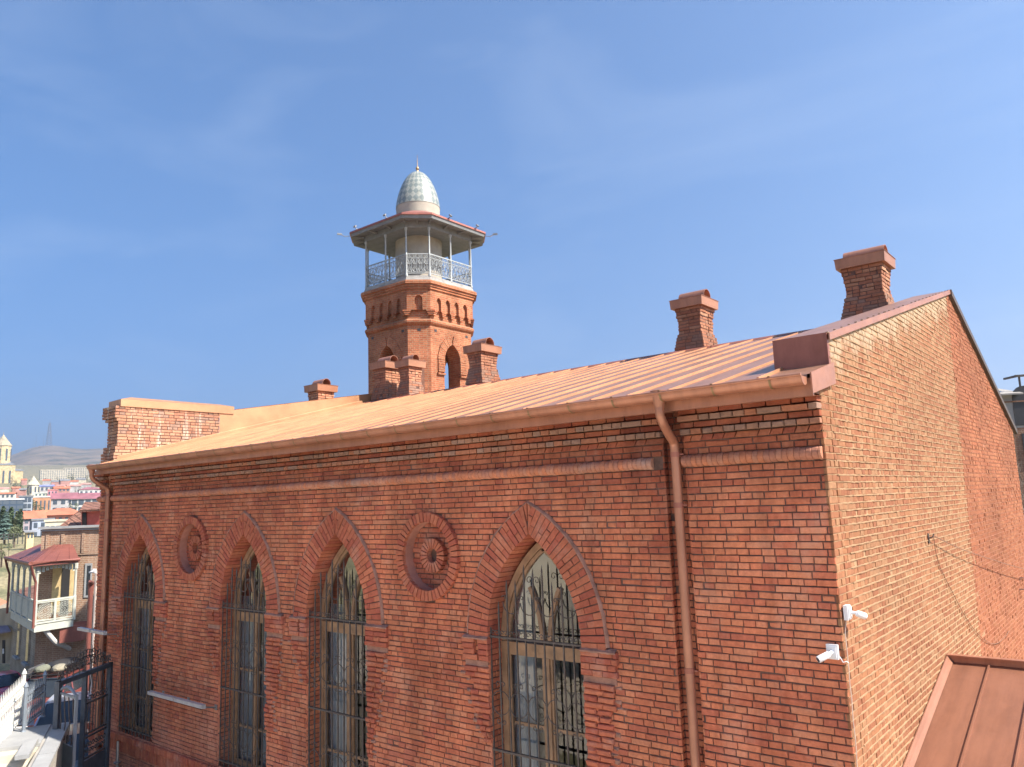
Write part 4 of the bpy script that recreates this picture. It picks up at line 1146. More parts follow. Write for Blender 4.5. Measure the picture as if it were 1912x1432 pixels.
part(asm, 'standing_seams', aro.data.materials[0], aro)
af = MB()
af.hexa([(0.012,-1.2,az(-1.2)-.05),(.055,-1.2,az(-1.2)-.05),(.055,4.42,az(4.42)-.05),(.012,4.42,az(4.42)-.05),(.012,-1.2,az(-1.2)+.10),(.022,-1.2,az(-1.2)+.10),(.022,4.42,az(4.42)+.10),(.012,4.42,az(4.42)+.10)])
af.grid([[(.02,y,az(y)+.10),(.05,y,az(y)+.055),(.085,y,az(y)+.012)] for y in (-1.2,4.42)])
part(af, 'side_flashing', aro.data.materials[0], aro)
af = MB(); af.box(.0, 4.75, 4.40, 4.47, az(4.42)-.06, az(4.42)+.075); af.box(-.0, 4.75, 4.36, 4.48, az(4.42)+.076, az(4.42)+.092)
part(af, 'head_flashing', 'copper', aro)
aw = MB(); aw.box(.04, 4.6, -.9, 4.38, ZG, az(-.9)-.12); aw.hexa([(.04,-.9,az(-.9)-.12),(4.6,-.9,az(-.9)-.12),(4.6,4.38,az(-.9)-.12),(.04,4.38,az(-.9)-.12),(.04,-.9,az(-.9)-.06),(4.6,-.9,az(-.9)-.06),(4.6,4.38,az(4.38)-.06),(.04,4.38,az(4.38)-.06)])
part(aw, 'wall', 'tower', ann)
# ============================================================ gate at the corner of the yard
M['gate'] = plain('slate_grey_iron_paint', (.085,.10,.125), .45, .3, var=.2, scale=8, bmp=.05)
pr_ = on(207, 1236, 1, -.22); pl_ = pr_+Vector((.6,-.8,0))*1.86; zt_ = pr_.z
gate = empty('iron_gate', (pl_.x, pl_.y, ZG), 'dark slate iron gate with scrolled crest beside the building corner', 'gate')
GU = (pr_-pl_); GL = Vector((GU.x,GU.y,0)).length; GU = Vector((GU.x,GU.y,0)).normalized(); GN = Vector((GU.y,-GU.x,0))
def gp(u, z, d=0): q = Vector((pl_.x,pl_.y,0))+GU*u+GN*d; return Vector((q.x,q.y,z))
def gb(mb, u0, z0, u1, z1, w=.04, t=.04): mb.beam(gp(u0,z0), gp(u1,z1), w, t, (GN.x,GN.y,GN.z))
for u in (.04, .92, GL-.03):
    b = MB(); b.obox(gp(u,(ZG+zt_)/2), GU, Zv, GN, .045 if u != .92 else .03, (zt_-ZG)/2, .045); part(b, 'post', 'gate', gate)
b = MB(); gb(b, 0, zt_-.045, GL, zt_-.045, .09, .09); part(b, 'top_rail', 'gate', gate)
def gscroll(mb, u, z, r, a0, sg, turns=1.0, rr=.010):
    mb.tube([gp(u+r*(1-.75*k/16)*cos(a0+sg*2*pi*turns*k/16), z+r*(1-.75*k/16)*sin(a0+sg*2*pi*turns*k/16)) for k in range(17)], rr, 5)
cr = MB(); n = 9
for k in range(n):
    u = .10+(GL-.2)*k/(n-1); hgt = .16+.26*sin(pi*k/(n-1))
    for s_ in (-1,1): gscroll(cr, u+s_*.06, zt_+hgt*.45, hgt*.33, 0 if s_ < 0 else pi, -s_, 1.1); gscroll(cr, u+s_*.05, zt_+hgt*.9, hgt*.2, -pi/2, s_, .9)
    cr.tube([gp(u,zt_), gp(u,zt_+hgt*.9), gp(u,zt_+hgt*1.25)], [.012,.010,.002], 5)
part(cr, 'crest', 'iron', gate)
pn = MB(); u0, u1 = .96, GL-.09; z1 = zt_-.10
for zz in (z1-.55, z1-1.15, z1-1.22, z1-1.62): gb(pn, u0, zz, u1, zz, .035, .03)
for k in range(9):
    u = u0+(u1-u0)*k/8; gb(pn, u, z1-.55, u, z1-1.15, .014, .014)
for k in range(4):
    u = u0+(u1-u0)*(k+.5)/4
    for s_ in (-1,1): gscroll(pn, u+s_*.055, z1-.44, .065, 0 if s_ < 0 else pi, s_, 1.1); gb(pn, u+s_*.03, z1-.38, u+s_*.09, z1, .014, .014); gscroll(pn, u+s_*.05, z1-1.36, .06, 0 if s_ < 0 else pi, s_, 1.1); gscroll(pn, u+s_*.05, z1-1.5, .05, 0 if s_ < 0 else pi, -s_, 1.1)
part(pn, 'bar_panel', 'iron', gate)
b = MB(); b.obox(gp((u0+u1)/2,(z1-1.66+ZG+.1)/2), GU, Zv, GN, (u1-u0)/2, (z1-1.66-ZG-.1)/2, .012)
for q in (.2,.5,.8): b.obox(gp(u0+(u1-u0)*q,(z1-1.66+ZG+.1)/2,-.012), GU, Zv, GN, .012, (z1-1.8-ZG)/2, .008)
part(b, 'sheet_panel', 'gate', gate)
# wicket leaf standing open towards the yard
hinge = gp(.09, 0)
_we = at(143, 1300, (pl_-CAM).dot(FW)-.45); WU = Vector((_we.x-hinge.x, _we.y-hinge.y, 0)); WLEN = WU.length; WU.normalize()
def wp(u, z): return Vector((hinge.x+WU.x*u, hinge.y+WU.y*u, z))
WN = Vector((WU.y,-WU.x,0)); wl = WLEN; wz = zt_-.16
b = MB()
for u in (.02, wl): b.obox(wp(u,(ZG+wz)/2+.03), WU, Zv, WN, .025, (wz-ZG)/2-.03, .025)
pts = [wp(wl*k/12, wz-.03+.12*sin(pi*k/12)) for k in range(13)]; b.tube(pts, .028, 6); b.beam(wp(0,wz-.06), wp(wl,wz-.06), .03, .04)
b.beam(wp(0,wz-.95), wp(wl,wz-.95), .03, .04); b.obox(wp(wl/2,(wz-.95+ZG+.5)/2), WU, Zv, WN, wl/2, (wz-.95-ZG-.5)/2, .01)
lf = part(b, 'wicket_leaf', plain('pale_slate_paint', (.20,.225,.26), .45, .2, bmp=.03), gate)
b = MB()
for k in range(4):
    u = wl*(k+.5)/4
    b.tube([wp(u-.05,wz-.08), wp(u-.02,wz-.35), wp(u+.05,wz-.55), wp(u,wz-.8), wp(u-.06,wz-.92)], .011, 5)
    b.tube([wp(u+.06*cos(t),wz-.82+.06*sin(t)) for t in [2*pi*q/10 for q in range(10)]], .010, 5, closed=True)
part(b, 'leaf_scrolls', 'iron', lf)
b = MB(); b.beam(wp(wl-.02,ZG+1.0)+WN*.03, wp(wl-.16,ZG+1.0)+WN*.05, .02, .02); part(b, 'handle', 'steel', lf)
# ============================================================ yard wall, steps, railings at the lower left
M['conc'] = plain('warm_concrete', (.33,.315,.29), .9, var=.12, scale=2, bmp=.3)
M['conc2'] = plain('grey_stone_coping', (.29,.30,.31), .85, var=.12, scale=3, bmp=.2)
zw = -4.05
def gpt(px, py, z): return on(px, py, 2, z)
A = gpt(127, 1352, zw); B = gpt(88, 1432, zw); D = (B-A).normalized(); D.z = 0; A = A-D*.0; B = A+D*7.5; Nn = Vector((D.y,-D.x,0))
if Nn.x > 0: Nn = -Nn                           # towards the street side
yw = empty('yard_wall', tuple((A+B)/2-Vector((0,0,zw-ZG))), 'grey rendered yard wall with pale coping running from the gate', 'wall')
b = MB(); b.prism([A, B, Vector((B.x,B.y,ZG)), Vector((A.x,A.y,ZG))], Nn*.30); part(b, 'wall', 'conc', yw)
def slab(mb, p, q, off0, off1, z0, z1):
    a, c = p+Nn*off0, q+Nn*off0; d, e = q+Nn*off1, p+Nn*off1
    mb.hexa([(a.x,a.y,z0),(c.x,c.y,z0),(d.x,d.y,z0),(e.x,e.y,z0),(a.x,a.y,z1),(c.x,c.y,z1),(d.x,d.y,z1),(e.x,e.y,z1)])
b = MB(); slab(b, A+D*.04, A+D*2.2, -.04, .22, zw+.002, zw+.05); part(b, 'coping', 'conc2', yw); b = MB(); slab(b, A+D*2.23, B, -.04, .22, zw+.002, zw+.05); part(b, 'coping', 'conc2', yw)
b = MB(); slab(b, A+D*1.25, A+D*2.3, .34, .55, zw+.03, zw+.10); part(b, 'stone_kerb', 'conc2', yw); b = MB(); slab(b, A+D*2.9, A+D*3.8, .34, .55, zw-.02, zw+.05); part(b, 'stone_kerb', 'conc2', yw)
ter = empty('street_terrace', tuple(A+Nn*1.5-Vector((0,0,zw-ZG))), 'stepped pale stone terrace between the white railing and the yard wall', 'terrace')
b = MB(); slab(b, A+D*-.1, A+D*1.3, .301, 2.3, ZG-1.0, zw+.02); part(b, 'upper_landing', 'conc2', ter)
M['paving'] = plain('pale_cream_stone', (.50,.455,.37), .85, var=.1, scale=3, bmp=.2)
for k in range(5):
    b = MB(); slab(b, A+D*(1.31+.32*k), A+D*(1.31+.32*(k+1)-.004), .301, 2.3, ZG-1.0, zw-.04-.13*k); part(b, 'step', 'paving', ter)
b = MB(); slab(b, A+D*2.915, B, .301, 2.3, ZG-1.0, zw-.69); part(b, 'lower_landing', 'paving', ter)
def railing(p0, p1, h, mat, label, nb_=10, post=True, slope=0.0):
    e = empty('iron_railing', tuple(p0), label, 'railing')
    p0 = Vector(p0); p1 = Vector(p1); U = (p1-p0); L = Vector((U.x,U.y,0)).length; Uh = Vector((U.x,U.y,0)).normalized(); dz = (p1.z-p0.z)/L; N = Vector((Uh.y,-Uh.x,0))
    def rp(u, z, d=0): q = p0+Uh*u+N*d; return Vector((q.x,q.y,p0.z+dz*u+z))
    for u in (0, L):
        b = MB(); b.tube([rp(u,0),rp(u,.03),rp(u,h),rp(u,h+.02),rp(u,h+.06),rp(u,h+.12)], [.05,.034,.034,.05,.035,.004], 8); part(b, 'post', mat, e)
    b = MB()
    for zz in (.09, h*.62, h*.80): b.beam(rp(0,zz), rp(L,zz), .03, .022)
    part(b, 'rails', mat, e)
    b = MB(); n = max(4, int(L/.11))
    for k in range(1, n):
        u = L*k/n; b.tube([rp(u,.09), rp(u,h*.80), rp(u,h*.84), rp(u,h*.90), rp(u,h*1.04)], [.011,.011,.020,.012,.002], 5)
        b.tube([rp(u+.035*cos(t),h*.71+.05*sin(t)) for t in [2*pi*q/8 for q in range(8)]], .007, 4, closed=True)
        b.tube([rp(u-.05,.12), rp(u-.012,.20), rp(u-.04,.32), rp(u,.40), rp(u+.04,.32), rp(u+.012,.20), rp(u+.05,.12)], .008, 4)
        b.tube([rp(u+.03*cos(t),h*.46+.045*sin(t)) for t in [2*pi*q/8 for q in range(8)]], .007, 4, closed=True)
    part(b, 'ornate_bars', mat, e)
M['wrail'] = plain('white_iron_paint', (.60,.61,.585), .45, .1, var=.05, bmp=.02)
M['brail'] = plain('blue_grey_iron_paint', (.20,.235,.28), .45, .25, var=.12, bmp=.03)
p0 = gpt(40, 1352, zw-.02); p1 = at(-40, 1445, 13.0)
railing(p0, p1, .95, 'wrail', 'white ornate iron railing with spear tops at the left edge')
q0 = gpt(80, 1338, zw+.02); q1 = gpt(44, 1366, zw+.02)
railing(q0, q1, .80, 'brail', 'blue grey ornate iron railing between the white one and the gate')
# ============================================================ ground and street
def prof(r):
    K = [(0,ZG),(21,ZG),(32,-7.3),(53,-9.9),(66,-11.0),(72,-10.2),(84,-8.4),(115,-5.6),(150,-4.3),(250,-1),(600,12),(1100,38),(1500,60),(2500,110),(3300,190),(9000,200)]
    for (a, za), (b, zb) in zip(K, K[1:]):
        if r <= b: return za+(zb-za)*(r-a)/(b-a)
    return K[-1][1]
random.seed(71)
g = MB(); rs = [.01,6,12,19,23,27,33,39,45,53,60,67,70,73,78,84,95,110,130,150,200,250,400,600,850,1100,1500,2000,2500,3300,5000,6800]
def gz_(r, ang):
    # the street drops only on the town side (towards -x); elsewhere the ground stays near the yard level
    c = max(0, min(1, (cos(ang-radians(160))-.2)/.5)); zf = ZG+max(0, r-150)*.02
    return prof(r)*c+zf*(1-c)
na = 96
g.grid([[(CAM.x+r*cos(2*pi*j/na), CAM.y+r*sin(2*pi*j/na), gz_(r, 2*pi*j/na)-.01) for j in range(na)] for r in rs], True)
m_, N_, L_, P_ = new_mat('town_ground')
v = coords(N_, L_); n1 = noise(N_, L_, .12, 7, vec=v); n2 = noise(N_, L_, 2.2, 8, vec=v, rough=.78)
c1 = ramp(N_, [(.35,(.11,.12,.06)),(.5,(.25,.22,.13)),(.66,(.33,.28,.18))]); L_.new(n1.outputs[0], c1.inputs[0])
c2 = ramp(N_, [(.36,(.45,.45,.42)),(.64,(1.3,1.28,1.2))]); L_.new(n2.outputs[0], c2.inputs[0])
cc = mix(N_, L_, 1, c1.outputs[0], c2.outputs[0], 'MULTIPLY')
L_.new(cc, P_.inputs['Base Color']); P_.inputs['Roughness'].default_value = .95
tag(g.build('ground', m_, smooth=True), kind='structure')
# paved yard before the facade (pale stone) and asphalt street
yd = MB(); ydp = [(-17.2,.5),(-13.9,-2.6),(-9,-8.5),(-30,-13),(-30,-32),(16,-32),(16,10),(6,10),(.0,.0)]
yd.face([(x,y,ZG+.004) for x, y in ydp[::-1]][::-1])
pm = uv_brick('pale_paving', (.72,.64,.53), (.66,.59,.49), (.50,.44,.37), bw=.6, bh=.4, ms=.008, bstr=.2, stain=.15)
tag(yd.build('yard_paving', pm), kind='structure')
sd_ = Vector((cos(radians(160)), sin(radians(160)), 0)); sn_ = Vector((-sd_.y, sd_.x, 0))
st_ = MB(); rows = []
for r in [16,19,23,27,33,39,45,53,60,67]:
    c = CAM+ray(70,960).normalized()*r
    dirh = Vector((c.x-CAM.x, c.y-CAM.y, 0)).normalized(); nh = Vector((-dirh.y, dirh.x, 0)); base = CAM+dirh*r
    rows.append([(base.x+nh.x*w_, base.y+nh.y*w_, gz_(r, atan2(base.y-CAM.y, base.x-CAM.x))+.02) for w_ in (9,6,3,0,-3,-6,-9)])
st_.grid(rows); tag(st_.build('street', plain('asphalt', (.09,.09,.095), .9, var=.25, scale=1.5, bmp=.4), smooth=True), kind='structure')

# ============================================================ vehicles
M['tyre'] = plain('tyre_rubber', (.025,.025,.027), .8, bmp=.1)
M['rim'] = plain('alloy_rim', (.45,.46,.48), .3, .8, bmp=0)
M['carglass'] = plain('car_glass', (.025,.032,.042), .12, 0, bmp=0, spec=.4)
M['lens'] = plain('headlight_lens', (.70,.72,.75), .12, .2, bmp=0, spec=.9)
M['plate'] = plain('number_plate', (.75,.75,.74), .5, bmp=0)
M['blackpl'] = plain('black_trim', (.03,.03,.033), .5, bmp=0)
M['redlens'] = plain('red_lens', (.45,.02,.02), .2, bmp=0)
def paint(name, c): 
    m = plain(name, c, .28, .15, var=.04, scale=2, bmp=0, spec=.6); m.node_tree.nodes['Principled BSDF'].inputs['Coat Weight'].default_value = .6; return m
def car(loc, heading, col, label, L=4.3, Wd=1.76, H=1.46, kind='sedan', group='cars parked along the street'):
    e = empty('parked_car', tuple(loc), label, 'car', group)
    e.rotation_euler = (0,0,heading); hw = Wd/2
    def lp(mb, name, mat, parent=None, smooth=True):
        o = mb.build(name, mat, parent or e)
        if smooth: smooth_by_angle(o, 38)
        return o
    # stations along x (front is +x): (x, half width, sill, belt)
    ST = [(L/2,.60,.42,.56),(L/2-.06,.74,.28,.66),(L/2-.30,.84,.22,.76),(L/2-.75,.88,.20,.86),(L/2-1.25,.88,.20,.94),(0,.88,.20,.96),(-L/2+1.1,.88,.20,.98),(-L/2+.45,.86,.22,.99),(-L/2+.10,.78,.30,.94),(-L/2,.66,.42,.80)]
    if kind == 'suv': ST = [(x,w_,z0+.08,z1+.16) for x, w_, z0, z1 in ST]
    b = MB(); rows = []
    for x, w_, z0, z1 in ST:
        w_ = w_*hw/.88; rows.append([(x,-w_*.86,z0),(x,-w_,z0+.10),(x,-w_*1.0,(z0+z1)/2+.05),(x,-w_*.97,z1-.06),(x,-w_*.86,z1),(x,0,z1+.03),(x,w_*.86,z1),(x,w_*.97,z1-.06),(x,w_,(z0+z1)/2+.05),(x,w_,z0+.10),(x,w_*.86,z0)])
    b.grid(rows, True); b.face(rows[0]); b.face(rows[-1][::-1])
    body = lp(b, 'body', paint('car_paint', col))
    zb = .96+(.16 if kind == 'suv' else 0); h1 = H
    gx = [(L/2-1.18,.80,zb),(L/2-1.95,.66,h1-.03),(L/2-2.4,.64,h1),(-L/2+1.15,.63,h1-.02),(-L/2+.45,.74,zb+.02)]
    if kind == 'suv': gx = [(L/2-1.3,.80,zb),(L/2-1.85,.68,h1-.03),(L/2-2.2,.67,h1),(-L/2+.35,.67,h1-.03),(-L/2+.12,.76,zb+.02)]
    b = MB(); rows = [[(x,-w_*hw/.88-(.0),zb-.02) if i in (0,4) else (x,-.80*hw/.88,zb-.02),(x,-w_*hw/.88,z),(x,0,z+.02),(x,w_*hw/.88,z),(x,.80*hw/.88,zb-.02)] for i, (x,w_,z) in enumerate(gx)]
    b.grid(rows); lp(b, 'windows', M['carglass'], body)
    b = MB(); rows = [[(x,-w_*hw/.88*1.01,z+.004),(x,0,z+.028),(x,w_*hw/.88*1.01,z+.004)] for x,w_,z in gx[1:4]]; b.grid(rows)
    for s_ in (-1,1):
        for (xa,wa,za),(xb,wb,zb_) in zip(gx, gx[1:]):
            b.beam((xa,s_*wa*hw/.88*1.005,za+.005),(xb,s_*wb*hw/.88*1.005,zb_+.005), .05, .05)
        b.beam((0,s_*.80*hw/.88,zb),(-.05,s_*.66*hw/.88,h1-.02), .06, .05)
    lp(b, 'roof_and_pillars', body.data.materials[0], body)
    for s_ in (-1,1):
        b = MB(); b.obox((L/2-.17,s_*hw*.70,.66+(.14 if kind == 'suv' else 0)), Vector((.45,s_*-.9,0)).normalized(), Zv, Vector((.9,s_*.45,0)), .17, .075, .05); lp(b, 'headlight', M['lens'])
        b = MB(); b.obox((-L/2+.07,s_*hw*.74,.80), Y, Zv, X, .16, .08, .06); lp(b, 'tail_light', M['redlens'])
        b = MB(); b.obox((L/2-1.45,s_*(hw+.09),zb+.08), Y, Zv, X, .10, .07, .05); lp(b, 'wing_mirror', body.data.materials[0])
        for xw in (L/2-.85, -L/2+.85):
            b = MB(); yw_ = s_*(hw-.10)
            b.tube([(xw,yw_-.09,.32),(xw,yw_-.075,.32),(xw,yw_+.075,.32),(xw,yw_+.09,.32)], [.26,.32,.32,.26], 20); wh = lp(b, 'wheel', M['tyre'])
            b = MB(); b.tube([(xw,yw_+s_*.085,.32),(xw,yw_+s_*.096,.32)], [.21,.19], 16); lp(b, 'rim', M['rim'], wh)
    b = MB(); b.obox((L/2-.02,0,.46+(.1 if kind == 'suv' else 0)), Y, Zv, X, .42, .09, .03); lp(b, 'grille', M['blackpl'])
    b = MB(); b.obox((L/2+.012,0,.40), Y, Zv, X, .26, .055, .008); lp(b, 'number_plate', M['plate'])
    return e
def gnd(px, py, r): 
    c = at(px, py, r); d = Vector((c.x-CAM.x, c.y-CAM.y, 0)); rr = d.length
    return Vector((c.x, c.y, gz_(rr, atan2(c.y-CAM.y, c.x-CAM.x))+.03))
def face_cam(p, off): return atan2(CAM.y-p.y, CAM.x-p.x)+off
p = gnd(4, 1293, 42); car(p, face_cam(p, radians(16)), (.50,.02,.06), 'crimson car parked farthest down the street')
p = gnd(92, 1340, 30); suv = car(p, face_cam(p, radians(-24)), (.20,.05,.042), 'brick red off-roader with a loaded roof rack', L=4.4, Wd=1.8, H=1.75, kind='suv')
p2 = gnd(132, 1345, 24.2); car(p2, face_cam(p2, radians(-8)), (.30,.33,.42), 'lavender grey saloon behind the iron gate')
p3 = gnd(150, 1400, 20.0); car(p3, face_cam(p3, radians(180)), (.02,.021,.025), 'black car with its tail to the gate')
# roof rack and bundles on the off-roader
def sp(x, y, z): c_, s_ = cos(suv.rotation_euler.z), sin(suv.rotation_euler.z); return Vector((suv.location.x+x*c_-y*s_, suv.location.y+x*s_+y*c_, suv.location.z+z))
SU = sp(1,0,0)-sp(0,0,0); SV = sp(0,1,0)-sp(0,0,0)
rk = empty('roof_rack', tuple(sp(-.6,0,1.78)), 'black roof rack on the brick red off-roader', 'roof rack')
b = MB()
for y in (-.6,0,.6): b.beam(sp(.5,y,1.86), sp(-1.8,y,1.86), .04, .04)
for x in (.5,-.3,-1.1,-1.8): b.beam(sp(x,-.62,1.88), sp(x,.62,1.88), .04, .03)
part(b, 'bars', 'blackpl', rk)
b = MB()
for x in (.4,-1.7):
    for y in (-.6,.6): b.beam(sp(x,y,1.74), sp(x,y,1.86), .05, .05)
part(b, 'feet', 'blackpl', rk)
random.seed(5)
def bundle(name, x, y, z, hx, hy, hz, mat, label):
    b = MB(); c = sp(x,y,z); n = 10; rows = []
    for i in range(7):
        t = -1+2*i/6; s_ = (1-abs(t)**4)**.5 if abs(t) < 1 else .25
        s_ = max(s_, .3); rows.append([c+SU*(hx*t)+SV*(hy*s_*R(.9,1.05)*cos(2*pi*j/n))+Zv*(hz*s_*R(.9,1.05)*sin(2*pi*j/n)) for j in range(n)])
    b.grid(rows, True); b.face(rows[0][::-1]); b.face(rows[-1]); tag(b.build(name, mat, smooth=True), label, 'luggage', 'bundles on the roof rack')
KH = plain('khaki_canvas', (.24,.22,.17), .95, var=.2, scale=8, bmp=.5)
bundle('canvas_roll', .1, .32, 2.03, .34, .25, .16, KH, 'khaki canvas roll at the front left of the roof rack')
bundle('canvas_roll', .1, -.30, 2.03, .34, .25, .16, plain('olive_canvas', (.16,.17,.13), .95, var=.2, scale=8, bmp=.5), 'olive canvas roll at the front right of the roof rack')
bundle('tarpaulin', -1.05, 0, 2.02, .7, .55, .15, M['blackpl'], 'black tarpaulin bundle at the back of the roof rack')
b = MB()
for k in range(3): b.beam(sp(.55,-.62+.02*k,1.97+.07*k), sp(-.6,-.62+.02*k,1.97+.07*k), .06, .05)
tag(b.build('plank_stack', M['steel']), 'grey planks stacked along the side of the roof rack', 'planks')
# ============================================================ the brick house with a wooden balcony down the street
nb = empty('balcony_house', tuple(at(120, 1240, 34)), 'tan brick house with a carved wooden balcony and copper red balcony roof', 'house')
M['tan'] = uv_brick('tan_brick', (.36,.23,.16), (.30,.18,.125), (.42,.33,.26), bw=.25, bh=.08, ms=.012, stain=.3)
M['brown'] = uv_brick('brown_brick', (.26,.15,.105), (.21,.115,.08), (.24,.18,.14), bw=.25, bh=.08, ms=.012, stain=.3)
M['grewood'] = plain('grey_green_paint', (.40,.42,.38), .6, var=.1, scale=5, bmp=.1)
M['redroof'] = metal_mat('red_painted_sheet', (.21,.075,.062), .5, .2)
ZH = 33.5
a = at(78, 990, ZH); bq = at(205, 980, ZH+.6)
HU = Vector((bq.x-a.x, bq.y-a.y, 0)); HL = HU.length; HU.normalize(); HN = Vector((HU.y,-HU.x,0))   # HN towards the camera
if HN.dot(CAM-a) < 0: HN = -HN
zt = -.48; zg_ = -9.2
def hp(u, z, d=0): q = Vector((a.x,a.y,0))+HU*u+HN*d; return Vector((q.x,q.y,z))
b = MB(); b.prism([hp(0,zg_),hp(HL,zg_),hp(HL,zt),hp(0,zt)], -HN*9); wl_ = part(b, 'wall', 'tan', nb)
b = MB(); b.obox(hp(HL/2,zt+.06,.02), HU, Zv, HN, HL/2+.1, .05, .14); b.obox(hp(HL/2,zt-.05,.01), HU, Zv, HN, HL/2+.03, .04, .06); part(b, 'parapet_coping', 'conc2', nb)
b = MB()
for u in (.25, .85, HL*.62): b = MB(); b.obox(hp(u,(zt-1.1+zt)/2-.1,.01), HU, Zv, HN, .06, .42, .035); part(b, 'brick_pilaster', 'tan', wl_)
b = MB(); b.obox(hp(HL/2,zt-1.12,.01), HU, Zv, HN, HL/2, .03, .03); part(b, 'brick_band', 'tan', wl_)
# yellow recessed loggia wall, door, little window
ub0 = (97-78)/1449*ZH; ub1 = (136-78)/1449*ZH
b = MB(); b.obox(hp(.95,-2.85,.012), HU, Zv, HN, .42, 1.15, .012); part(b, 'ochre_wall', plain('ochre_plaster', (.55,.42,.22), .9, bmp=.2), wl_)
b = MB(); b.obox(hp(1.05,-3.0,.03), HU, Zv, HN, .16, 1.1, .012); part(b, 'door', 'blackpl', nb)
wf = MB(); wf.obox(hp(1.93,-2.72,.01), HU, Zv, HN, .14, .72, .03); w0 = part(wf, 'window', 'conc2', nb)
wf = MB(); wf.obox(hp(1.95,-2.72,.03), HU, Zv, HN, .07, .62, .02); part(wf, 'pane', 'carglass', w0)
# balcony: the near end and the long side running down the street
bc = at(64, 1168, 31.2); be = at(137, 1160, 32.6); bs = at(20, 1144, 36.0)
zf = -4.25; ze = -1.85
B0 = Vector((bc.x,bc.y,0)); B1 = Vector((be.x,be.y,0)); B2 = Vector((bs.x,bs.y,0))
E1 = (B1-B0); E2 = (B2-B0)
bal = MB(); fl4 = [B0, B1, B1+E2, B2]
bal.prism([Vector((p.x,p.y,zf-.28)) for p in fl4], (0,0,.28)); bal_o = part(bal, 'balcony_floor', 'grewood', nb)
def pt_(f, e, z): q = B0+(E1 if e == 1 else E2)*f; return Vector((q.x,q.y,z))
for e, fs in ((1,(0,.5,1)),(2,(.25,.5,.75,1))):
    for f in fs:
        if e == 1 and f == .5: continue
        b = MB(); q = pt_(f,e,0); b.tube([(q.x,q.y,zf),(q.x,q.y,zf+.95),(q.x,q.y,zf+1.0),(q.x,q.y,zf+1.6),(q.x,q.y,ze-.35),(q.x,q.y,ze-.3),(q.x,q.y,ze)], [.075,.075,.06,.05,.055,.085,.085], 8); part(b, 'balcony_post', 'grewood', bal_o)
for e, n in ((1,2),(2,4)):
    Ev = (E1 if e == 1 else E2); Eh = Ev.normalized(); En = Vector((Eh.y,-Eh.x,0))
    for k in range(n):
        f0, f1 = k/n, (k+1)/n; b = MB()
        pa, pb = pt_(f0,e,0), pt_(f1,e,0); wd = (pb-pa).length; c = (pa+pb)/2
        for zz in (zf+.06, zf+.93): b.beam((pa.x,pa.y,zz),(pb.x,pb.y,zz), .07, .07)
        for f in (f0+.02/n, f1-.02/n): q = pt_(f,e,0); b.beam((q.x,q.y,zf+.06),(q.x,q.y,zf+.93), .06, .06)
        if e == 1:
            cz = zf+.5; rr = min(wd,.8)*.42
            for ring_r, cnt in ((.06,1),(.14,8),(.23,12),(.31,16)):
                for q in range(cnt):
                    t = 2*pi*q/cnt; ctr = Vector((c.x,c.y,cz))+Eh*(ring_r*cos(t) if cnt > 1 else 0)+Zv*(ring_r*sin(t) if cnt > 1 else 0)
                    b.tube([ctr+Eh*(.04*cos(s_))+Zv*(.045*sin(s_)) for s_ in [2*pi*z_/6 for z_ in range(6)]], .011, 4, closed=True)
            b.beam((pa.x,pa.y,zf+.86),(pb.x,pb.y,zf+.86), .04, .04); b.beam((pa.x,pa.y,zf+.15),(pb.x,pb.y,zf+.15), .04, .04)
        else: b.obox((c.x,c.y,zf+.5), Eh, Zv, En, wd/2-.08, .36, .015)
        part(b, 'balustrade_panel', 'grewood', bal_o)
    b = MB(); pa, pb = pt_(0,e,0), pt_(1,e,0); b.beam((pa.x,pa.y,ze-.05),(pb.x,pb.y,ze-.05), .1, .14)
    n2 = 10 if e == 1 else 24
    for k in range(n2):
        f = (k+.5)/n2; q = pt_(f,e,0); d = .30-.20*sin(pi*((f*(1 if e == 1 else 4)) % 1))
        b.obox((q.x,q.y,ze-.12-d/2), Eh, Zv, En, Ev.length/n2*.36, d/2, .012)
    part(b, 'lace_valance', 'grewood', bal_o)
rfm = MB()
o1 = E1.normalized(); o2 = E2.normalized()
c00 = B0-o1*.30-o2*.30; c10 = B1+o1*.05-o2*.30; c01 = B2-o1*.30+o2*.3; top0 = B0+E1*.55+o2*1.1; top1 = B1+o2*.9; top2 = B2+E1*.9
zr = ze+.10; zp = ze+.70
v3 = lambda p, z: Vector((p.x,p.y,z))
rfm.face([v3(c00,zr),v3(c10,zr),v3(top1,zp),v3(top0,zp)]); rfm.face([v3(c01,zr),v3(c00,zr),v3(top0,zp),v3(top2,zp)])
rfm.prism([v3(c00,zr-.16),v3(c10,zr-.16),v3(c10,zr-.002),v3(c00,zr-.002)], o2*.03); rfm.prism([v3(c01,zr-.16),v3(c00,zr-.16),v3(c00,zr-.002),v3(c01,zr-.002)], o1*.03)
bro = part(rfm, 'balcony_roof', 'redroof', nb)
b = MB()
for k in range(9):
    f = (k+.5)/9; p = v3(c00.lerp(c01,f),zr+.01); q = v3(top0.lerp(top2,f),zp+.01); b.beam(p, q, .025, .03)
for k in range(3):
    f = (k+.7)/3.4; p = v3(c00.lerp(c10,f),zr+.01); q = v3(top0.lerp(top1,f),zp+.01); b.beam(p, q, .025, .03)
part(b, 'roof_seams', 'redroof', bro)
b = MB(); b.tube([v3(c01-o1*.06,zr-.02), v3(c00-o1*.06-o2*.06,zr-.02), v3(c10-o2*.06,zr-.02)], .075, 8); part(b, 'gutter', 'redroof', bro)
